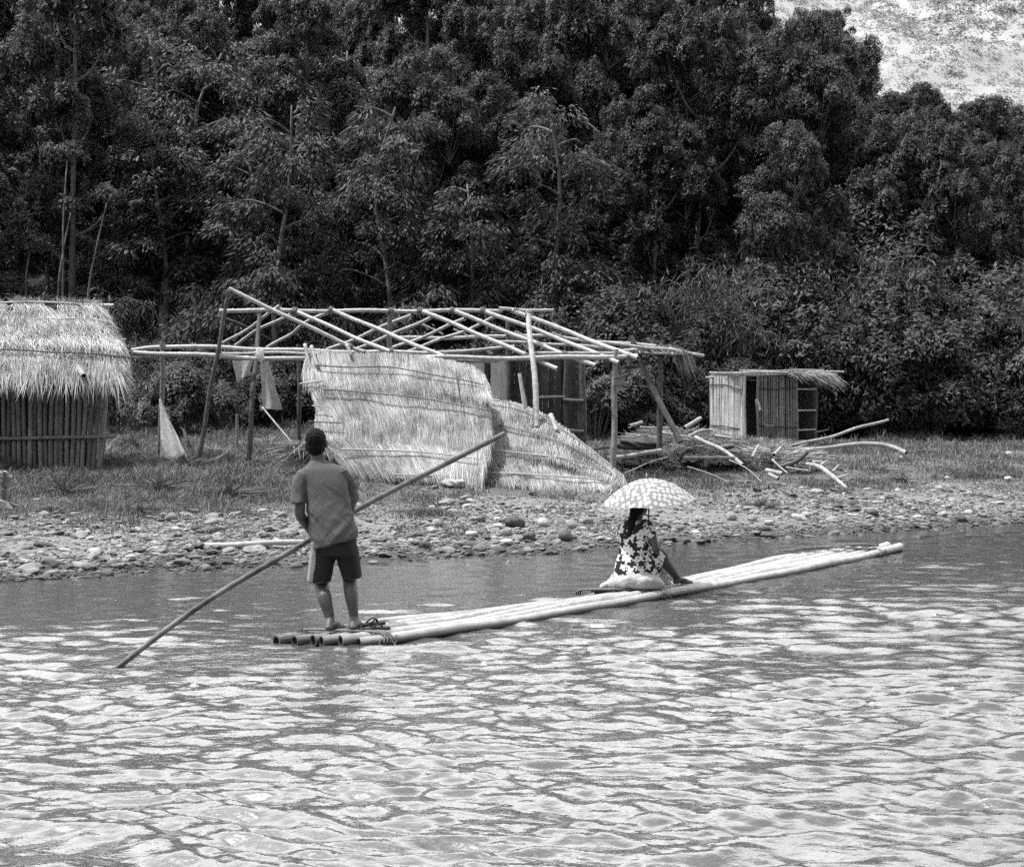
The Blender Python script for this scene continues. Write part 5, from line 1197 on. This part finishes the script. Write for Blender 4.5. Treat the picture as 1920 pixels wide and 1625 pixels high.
# the pole
PQ = [(221, 1250, 8.82), (420, 1107, 9.52), (582, 1009, 10.12), (665, 959, 10.42), (800, 886, 10.98), (945, 815, 11.6)]
pole_pts = [P(*q) for q in PQ]; pole_pts = [pole_pts[0] + (pole_pts[0] - pole_pts[1]) * .06] + pole_pts; psp = spline(pole_pts, 600); pA = pole_pts[0]; pd = (pole_pts[4] - pole_pts[3]).normalized()
mb = MB(); culm(mb, pole_pts, .022, .025, hollow=True, node=.42, bump=.18, n=12, wob=.004); tag(mb.out("punting_pole", M["punt"], None, True, origin=pA), "long bamboo punting pole held by the standing person, one end in the water", "pole")
def on_pole(px):                                            # point on the pole axis at a photo column
    return Vector(min(psp, key=lambda p: abs(CX + F * p[0] / p[1] - px)))
gl, gr_ = on_pole(594), on_pole(650)
limb(body, [Ls, Ls.lerp(Le, .5), Le, Le.lerp(Lw, .4), gl + Vector((-.03, -.10, .03))], [.052, .047, .041, .042, .029]); limb(body, [Rs, Rs.lerp(Re, .5), Re, Re.lerp(Rw, .4), gr_ + Vector((.04, -.08, .02))], [.052, .047, .041, .042, .029])
hand(body, gl + Vector((-.03, -.10, .03)), gl + Vector((-.012, -.035, .02)), pd, gl, .024); hand(body, gr_ + Vector((.04, -.08, .02)), gr_ + Vector((.012, -.035, .02)), pd, gr_, .024)
fuse("body", body, .0055, M["skin"], man, 3)
hair = MB(); u_ = Vector((-.06, .10, 1)).normalized()
ellipsoid(hair, hd + u_ * .034 + Vector((0, -.020, 0)), [(.085, 0, 0), (0, .102, 0), u_ * .095]); ellipsoid(hair, hd + u_ * -.028 + Vector((.0, -.036, 0)), [(.077, 0, 0), (0, .074, 0), u_ * .078])
fuse("hair", hair, .007, M["hair"], man, 12, fold=lambda V: (fbm(V[:, 0] * 90, V[:, 2] * 90 + V[:, 1] * 60, 3) - .5) * .012)
shirt = MB()
rings(shirt, [(P(597, 863, 10.02), (.066, 0, 0), (0, .066, 0)), (P(598, 870, 10.02), (.105, 0, .01), (0, .085, 0)), (P(601, 881, 10.01), (.168, 0, .012), (0, .105, 0)), (P(610, 905, 10.0), (.172, 0, .012), (0, .122, 0)), (P(615, 940, 9.98), (.170, 0, .02), (0, .125, 0)), (P(620, 970, 9.96), (.178, 0, .03), (0, .13, 0)),
              (P(625, 1000, 9.95), (.188, 0, .042), (0, .145, 0)), (P(627, 1012, 9.95), (.187, 0, .048), (0, .148, 0)), (P(627.5, 1018, 9.95), (.186, 0, .05), (0, .148, 0))], power=2.5)
limb(shirt, [P(588, 884, 10.0), P(568, 893, 9.98)], [.06, .066]); limb(shirt, [P(620, 880, 10.0), P(641, 890, 10.03)], [.06, .064])
rings(shirt, [(P(570, 886, 9.98), (.052, 0, -.02), (0, .07, 0)), (P(562, 905, 9.96), (.062, 0, -.01), (0, .075, 0)), (P(559, 925, 9.94), (.062, 0, 0), (0, .074, 0)), (P(558.5, 942, 9.92), (.062, 0, 0), (0, .074, 0))])
rings(shirt, [(P(638, 885, 10.02), (.055, 0, .03), (0, .07, 0)), (P(650, 902, 10.1), (.058, 0, .03), (0, .072, 0)), (P(659, 921, 10.18), (.058, 0, .03), (0, .072, 0))])
limb(shirt, [P(597, 867, 10.02), P(596, 859, 10.03)], [.063, .060])
def folds(V):
    z = V[:, 2]; x = V[:, 0]
    q = fbm((x * .8 + z * .6) * 13, (z * .8 - x * .6) * 3.2, 5, 3); q2 = fbm((x * .8 - z * .6) * 11, (z * .8 + x * .6) * 3, 15, 3)
    ridge_ = lambda t: 1 - np.abs(t - .5) * 4
    return (ridge_(q) * .009 + ridge_(q2) * .005) * np.clip((1.42 - z) * 2.6, .15, 1) - .004
fuse("shirt", shirt, .008, M["shirt"], man, 3, fold=folds)
shorts = MB()
rings(shorts, [(P(627, 995, 9.95), (.165, 0, 0), (0, .115, 0)), (P(628, 1015, 9.95), (.172, 0, 0), (0, .122, 0)), (P(630, 1040, 9.95), (.172, 0, 0), (0, .118, 0))])
rings(shorts, [(P(612, 1020, 9.95), (.092, 0, 0), (0, .112, 0)), (P(606, 1055, 9.97), (.089, 0, 0), (0, .105, 0)), (P(599, 1089, 9.98), (.088, 0, .0), (0, .10, 0))])
rings(shorts, [(P(648, 1016, 9.96), (.085, 0, 0), (0, .112, 0)), (P(655, 1050, 9.98), (.080, 0, 0), (0, .105, 0)), (P(660, 1083, 10.0), (.073, 0, .010), (0, .098, 0))])
sh_o = fuse("shorts", shorts, .009, M["shorts"], man, 4, fold=lambda V: (1 - 4 * np.abs(fbm(V[:, 0] * 12, V[:, 2] * 4, 15, 3) - .5)) * .009)
# white side stripe and hem bands sewn on the shorts
stripe = MB(); rings(stripe, [(P(593, 1012, 9.945), (.036, 0, 0), (0, .098, 0)), (P(590, 1050, 9.96), (.042, 0, 0), (0, .098, 0)), (P(587, 1088.6, 9.975), (.045, 0, .0), (0, .096, 0))])
fuse("side_stripe", stripe, .008, M["white_cloth"], man, 3)
for c, rx, ry, tilt in ((P(599, 1088.6, 9.98), .089, .101, 0), (P(660, 1082.6, 10.0), .074, .099, .010)):
    ang = np.linspace(0, 2 * np.pi, 33); hb = MB(); tube(hb, np.stack([c.x + rx * np.cos(ang), c.y + ry * np.sin(ang), c.z + tilt * np.cos(ang)], -1), .0055, 6, caps=False); hb.out("hem", M["shirt"], man, True)
# sandals left on the deck
def sandal(c, fwd, lab, flip=0):
    c = Vector(c); f = Vector(fwd).normalized(); rt = Vector((f.y, -f.x, 0)); root = empty("flip_flop", c, lab, "sandal", "black flip-flops on the raft")
    out = [(-.13, .028), (-.11, .036), (-.05, .034), (0, .036), (.06, .046), (.105, .044), (.13, .028)]
    L = [c + f * a + rt * b for a, b in out]; R = [c + f * a - rt * b for a, b in out]; mb = MB(); n = len(out)
    V = [*L, *R]; V = V + [v + Vector((0, 0, .022)) for v in V]; q = []
    for i in range(n - 1): q += [[i, i + 1, n + i + 1, n + i], [2 * n + i, 3 * n + i, 3 * n + i + 1, 2 * n + i + 1], [i, 2 * n + i, 2 * n + i + 1, i + 1], [n + i, n + i + 1, 3 * n + i + 1, 3 * n + i]]
    q += [[0, n, 3 * n, 2 * n], [n - 1, 3 * n - 1, 4 * n - 1, 2 * n - 1]]
    mb.add([list(v) for v in V], q); mb.out("sole", M["rubber"], root)
    mb = MB(); top = Vector((0, 0, .024)); 
    for sg in (-1, 1): tube(mb, spline([c + f * .07 + top, c + f * .04 + rt * sg * .02 + top + Vector((0, 0, .03)), c - f * .02 + rt * sg * .036 + top], 9), .007, 6)
    mb.out("strap", M["rubber"], root, True)
sd1 = deck_at(701, 1181); sandal(sd1 + Vector((0, 0, .0)), (1, .35, 0), "flat black flip-flop on the raft by the person's right heel")
sandal(deck_at(694, 1176) + Vector((0, .02, .012)), (1, .8, 0), "second black flip-flop lying behind the flat one, strap up")

# ------------------------------------------------------------------ the seated woman under the umbrella
fwd, rgt, up = Vector((.69, .72, 0)), Vector((.72, -.69, 0)), Vector((0, 0, 1))
hip = P(1190, 1073, 12.32)
wo = empty("person", hip - Vector((0, 0, .3)), "person in white-flowered dark dress seated on a sack, holding the umbrella", "person")
def wl(f, r, u): return hip + fwd * f + rgt * r + up * u
b = MB()
rings(b, [(wl(-.03, 0, -.07), rgt * .15, fwd * .11), (wl(-.03, 0, .03), rgt * .15, fwd * .10), (wl(-.02, 0, .18), rgt * .12, fwd * .08), (wl(.01, 0, .34), rgt * .13, fwd * .08), (wl(.03, 0, .46), rgt * .15, fwd * .085), (wl(.04, 0, .52), rgt * .07, fwd * .06)])
limb(b, [wl(.04, 0, .50), wl(.07, 0, .59)], [.05, .048]); hw = wl(.09, 0, .68); head(b, hw, fwd - up * .1, up + fwd * .1, .98)
ank = P(1270, 1084, 12.52); rk = P(1238, 1037, 12.36)
limb(b, [wl(.0, .09, .0), wl(.0, .09, .0).lerp(rk, .55), rk, rk.lerp(ank, .35) + fwd * -.015, rk.lerp(ank, .8), ank], [.085, .075, .056, .057, .042, .037])
lk = rk - rgt * .20 + up * .02; la = ank - rgt * .18 + fwd * .03
limb(b, [wl(.0, -.09, .0), wl(.0, -.09, .0).lerp(lk, .55), lk, lk.lerp(la, .35) + fwd * -.015, lk.lerp(la, .8), la], [.085, .075, .056, .057, .040, .035])
for a_n, sd in ((ank, 1), (la, -1)):
    hz = Vector((a_n.x, a_n.y, DECK)); limb(b, [a_n, hz + up * .04], [.035, .035]); foot(b, hz - fwd * .03, fwd + rgt * .25 * sd, .95, sd)
grip = P(1217, 988, 12.36)
rs_, re_ = wl(.03, .155, .48), P(1231, 1031, 12.16)
limb(b, [rs_, rs_.lerp(re_, .5), re_, re_.lerp(grip, .4), grip - up * .09 + rgt * .02], [.047, .043, .038, .038, .027])
ua = Vector((-.03, -.02, 1)).normalized()
hand(b, grip - up * .09 + rgt * .02, grip + rgt * .035 - up * .02, ua, grip, .011, .92)
ls_, le_ = wl(.03, -.165, .44), wl(.20, -.2, .18)
limb(b, [ls_, ls_.lerp(le_, .5), le_, le_.lerp(grip, .5), grip - up * .16 - rgt * .03], [.047, .043, .038, .036, .027]); hand(b, grip - up * .16 - rgt * .03, grip - up * .11 - rgt * .03, ua, grip - ua * .10, .011, .92)
fuse("body", b, .0055, M["skin_dark"], wo, 3)
h_ = MB(); ellipsoid(h_, hw + up * .035 - fwd * .02, [rgt * .085, fwd * .095, up * .088]); ellipsoid(h_, hw - up * .03 - fwd * .055, [rgt * .078, fwd * .06, up * .09])
limb(h_, [hw - fwd * .085 - up * .04, hw - fwd * .125 - up * .16, wl(-.075, .01, .44), wl(-.09, .01, .39)], [.055, .05, .045, .03], flat=(fwd, .6))
fuse("hair", h_, .008, M["hair"], wo, 2, fold=lambda V: (fbm(V[:, 0] * 50, V[:, 2] * 30, 3) - .5) * .014)
d_ = MB()
rings(d_, [(wl(.035, 0, .525), rgt * .085, fwd * .07), (wl(.03, 0, .49), rgt * .165, fwd * .095), (wl(.02, 0, .42), rgt * .185, fwd * .115), (wl(.0, 0, .30), rgt * .165, fwd * .12), (wl(-.03, 0, .18), rgt * .165, fwd * .118), (wl(-.05, 0, .06), rgt * .178, fwd * .135), (wl(-.04, 0, -.05), rgt * .19, fwd * .15), (wl(-.03, 0, -.10), rgt * .185, fwd * .15)])
limb(d_, [wl(.03, .12, .48), wl(.03, .16, .45), P(1223, 999, 12.2)], [.066, .064, .060]); limb(d_, [wl(.03, -.14, .46), wl(.05, -.185, .38), wl(.08, -.20, .31)], [.066, .066, .062])
for s_, k_ in ((1, rk), (-1, lk)): limb(d_, [wl(.0, .09 * s_, .0), wl(.0, .09 * s_, .0).lerp(k_, .6), k_ - (k_ - wl(0, .09 * s_, 0)).normalized() * .05], [.11, .10, .082])
rings(d_, [(wl(.03, 0, -.04), rgt * .15, up * .09), (wl(.15, 0, .0), rgt * .15, up * .09), (wl(.24, 0, .02), rgt * .13, up * .07)])
fuse("dress", d_, .009, M["floral"], wo, 4, fold=lambda V: (fbm(V[:, 0] * 10 + V[:, 1] * 8, V[:, 2] * 6, 18, 3) - .5) * .035)
# pale cloth bundle between seat and shin, the sack she sits on, the mat under it
wc = MB(); cb = P(1240, 1080, 12.66)
ellipsoid(wc, cb, [(.06, .02, 0), (0, .10, 0), (.03, 0, .14)]); ellipsoid(wc, cb + Vector((.02, .04, -.07)), [(.09, .02, 0), (0, .10, 0), (0, 0, .08)]); ellipsoid(wc, cb + Vector((-.10, .02, -.02)), [(.10, .02, 0), (0, .08, 0), (0, 0, .05)])
e_ = empty("cloth_bundle", cb, "bright white cloth bundle tucked against the seated person's shin", "cloth"); fuse("cloth", wc, .010, M["white_cloth"], e_, 4, fold=lambda V: (fbm(V[:, 0] * 14, V[:, 2] * 14, 28, 3) - .5) * .06)
sk = MB(); sy = 12.25
rings(sk, [(P(1122, 1100, 12.35), (0, .03, 0), (0, 0, .012)), (P(1140, 1093, 12.33), (0, .12, 0), (0, 0, .05)), (P(1165, 1088, 12.3), (0, .20, 0), (0, 0, .085)), (P(1200, 1086, 12.26), (0, .22, 0), (0, 0, .09)), (P(1228, 1089, 12.24), (0, .19, 0), (0, 0, .075)), (P(1246, 1095, 12.22), (0, .08, 0), (0, 0, .03))])
ellipsoid(sk, P(1172, 1077, 12.36), [(.12, 0, 0), (0, .10, 0), (0, 0, .04)])
e_ = empty("grain_sack", P(1185, 1100, 12.28), "lumpy pale woven sack used as a seat on the raft", "sack"); fuse("bag", sk, .010, M["sack"], e_, 4, fold=lambda V: (fbm(V[:, 0] * 8, V[:, 2] * 12 + V[:, 1] * 4, 38, 3) - .5) * .05)
mt = empty("dark_mat", P(1180, 1106, 12.3), "thin dark mat of sticks lying across the raft under the sack", "mat"); 
for k in range(5): pole_part("slat", [P(1108 + 6 * k, 1109 - k * 1.2, 12.2 + .06 * k), P(1178, 1107 - 1.2 * k, 12.22 + .06 * k), P(1246 + 3 * k, 1110 - k * 2.0, 12.18 + .06 * k)], .016, .014, M["mat_dark"], mt, hollow=False, n=6)
# umbrella
um = empty("umbrella", P(1216, 941, 12.4), "open pale umbrella printed with white dots, held over the seated person", "umbrella")
ax_ = Vector((-.075, -.045, 1)).normalized(); ux = Vector((1, 0, .075)).normalized(); ux = (ux - ax_ * ux.dot(ax_)).normalized(); uy = ax_.cross(ux)
c0 = P(1216, 942, 12.4); R, H = .485, .245; nr_, na = 22, 96; V = []
for i in range(nr_ + 1):
    q = i / nr_
    for j in range(na):
        th = 2 * math.pi * j / na; s8 = abs(math.sin(4 * th)); sc = 1 - .05 * s8 * q ** 2; z = H * (1 - q ** 2.0) - .012 * s8 * math.sin(math.pi * q) + .012 * s8 * q ** 6
        V.append(c0 + (ux * math.cos(th) + uy * math.sin(th)) * (R * q * sc) + ax_ * z)
V = np.array([list(v) for v in V]); f_ = []
for i in range(nr_):
    for j in range(na): f_.append([i * na + j, (i + 1) * na + j, (i + 1) * na + (j + 1) % na, i * na + (j + 1) % na])
V2 = V - np.array(ax_) * .003; f_ = np.array(f_); build("canopy", np.vstack([V, V2]), [np.vstack([f_, f_[:, ::-1] + len(V)])], M["dotted"], um, True)
mb = MB(); tube(mb, [c0 + ax_ * (H + .05), c0 + ax_ * (H + .01)], .008, 8); mb.out("ferrule", M["grey_cloth"], um, True)
mb = MB(); gd = (grip - c0 - ax_ * H); tube(mb, spline([c0 + ax_ * (H - .01), c0 + ax_ * 0 + (grip - c0) * .0 + gd * .0, grip, grip - ax_ * .17], 14), .007, 8); mb.out("shaft", M["rubber"], um, True)
for k in range(8):
    th = 2 * math.pi * k / 8; mb = MB(); tube(mb, [c0 + (ux * math.cos(th) + uy * math.sin(th)) * (R * q) + ax_ * (H * (1 - q * q) - .008) for q in np.linspace(.02, .99, 9)], .003, 5); mb.out("rib", M["rubber"], um, True)

# ------------------------------------------------------------------ person crouching at the left edge of the picture
gp = G(8, 957); s_ = gp.y / F
cp = empty("person", gp, "person crouching at the left edge, a bare knee and wrapped foot in view", "person")
Q = lambda px, py, dy=0: P(px, py, gp.y + dy)
b = MB()
kn, an_, hp_ = Q(-2, 893), Q(-6, 941), Q(-58, 925, .1)
for dy in (0, .3):
    k_, a__, h0 = kn + Vector((0, dy, 0)), an_ + Vector((0, dy, 0)), hp_ + Vector((0, dy * .6, 0))
    limb(b, [h0, h0.lerp(k_, .55), k_, k_.lerp(a__, .35) + Vector((-.02, 0, 0)), a__], [.08, .074, .058, .058, .036]); foot(b, Vector((a__.x - .03, a__.y, gz(a__.x, a__.y) + .01)), (1, -.12, 0), 1.0, 1)
rings(b, [(hp_ + Vector((0, .1, -.05)), (.12, 0, 0), (0, .16, 0)), (hp_ + Vector((.04, .1, .22)), (.11, 0, 0), (0, .15, 0)), (hp_ + Vector((.12, .1, .46)), (.10, 0, 0), (0, .17, 0)), (hp_ + Vector((.15, .1, .53)), (.05, 0, 0), (0, .06, 0))])
limb(b, [hp_ + Vector((.15, .1, .5)), hp_ + Vector((.19, .1, .62))], [.052, .05]); hc = hp_ + Vector((.22, .1, .70)); head(b, hc, (1, -.2, -.1), (.1, 0, 1))
for sg in (-1, 1):
    s0 = hp_ + Vector((.13, .1 - .17 * sg, .45)); el = hp_ + Vector((.27, .1 - .2 * sg, .24)); wr = kn + Vector((-.06, .1 - .1 * sg, .06)); limb(b, [s0, s0.lerp(el, .5), el, wr], [.046, .042, .037, .027]); hand(b, wr, wr + Vector((.06, 0, .0)), (0, 1, 0), wr + Vector((.07, 0, -.03)), .02, .95)
fuse("body", b, .0065, M["skin_lit"], cp, 3)
h_ = MB(); ellipsoid(h_, hc + Vector((-.02, 0, .036)), [(.096, 0, 0), (0, .085, 0), (0, 0, .09)]); fuse("hair", h_, .009, M["hair"], cp, 2)
d_ = MB(); rings(d_, [(hp_ + Vector((.14, .1, .52)), (.07, 0, 0), (0, .09, 0)), (hp_ + Vector((.12, .1, .44)), (.125, 0, 0), (0, .20, 0)), (hp_ + Vector((.04, .1, .2)), (.135, 0, 0), (0, .18, 0)), (hp_ + Vector((0, .1, -.06)), (.15, 0, 0), (0, .20, 0))]); fuse("shirt", d_, .012, M["shirt"], cp, 4)
w_ = MB(); c = an_ + Vector((.06, 0, -.02)); 
for k in range(4): limb(w_, [c + Vector((-.09, -.05, .05 - .03 * k)), c + Vector((.03, -.07, .035 - .03 * k)), c + Vector((.10 + .02 * k, -.03, -.0 - .022 * k))], [.025, .026, .022])
fuse("foot_wrap", w_, .006, M["grey_cloth"], cp, 1)
print("objects", len(bpy.data.objects))

# ------------------------------------------------------------------ leave out the trees and shrubs that other things hide completely, then name the rest by row
bpy.context.view_layer.update(); dg = bpy.context.evaluated_depsgraph_get(); hits = {}
eye = Vector((0, 0, CH))
for py in np.arange(-4, 880, 5.0):
    for px in np.arange(0, 1921, 5.0):
        ok, loc, nrm, idx, ob, mtx = scene.ray_cast(dg, eye, (P(px, py, 1.0) - eye).normalized())
        if ok:
            t = ob
            while t.parent: t = t.parent
            hits[t.name] = hits.get(t.name, 0) + 1
def drop(o):
    for c in list(o.children): bpy.data.objects.remove(c)
    bpy.data.objects.remove(o)
gone = 0; keepers = []
for rec in FOREST:
    if hits.get(rec[0].name, 0) < 3: drop(rec[0]); gone += 1
    else: keepers.append(rec)
rows_ = sorted({r_[1] for r_ in keepers})
for k, rw in enumerate(rows_):
    line = sorted([r_ for r_ in keepers if r_[1] == rw], key=lambda r_: r_[2])
    for q, (o, _, px, look) in enumerate(line):
        where = "front row of the wood" if rw == 0 else f"{ORD[k]} row up the wooded slope"
        o["label"] = f"{look}, {ORD[q]} from left in {where}"
for o in [q for q in COL.objects if q.parent is None and q.get("category") in ("shrub", "bamboo")]:
    if hits.get(o.name, 0) < 2: drop(o); gone += 1
print("hidden plants left out:", gone, "kept", len(keepers))
print("few hits:", [(o.name, hits.get(o.name, 0)) for o in COL.objects if o.parent is None and o.get("category") and hits.get(o.name, 0) < 1])
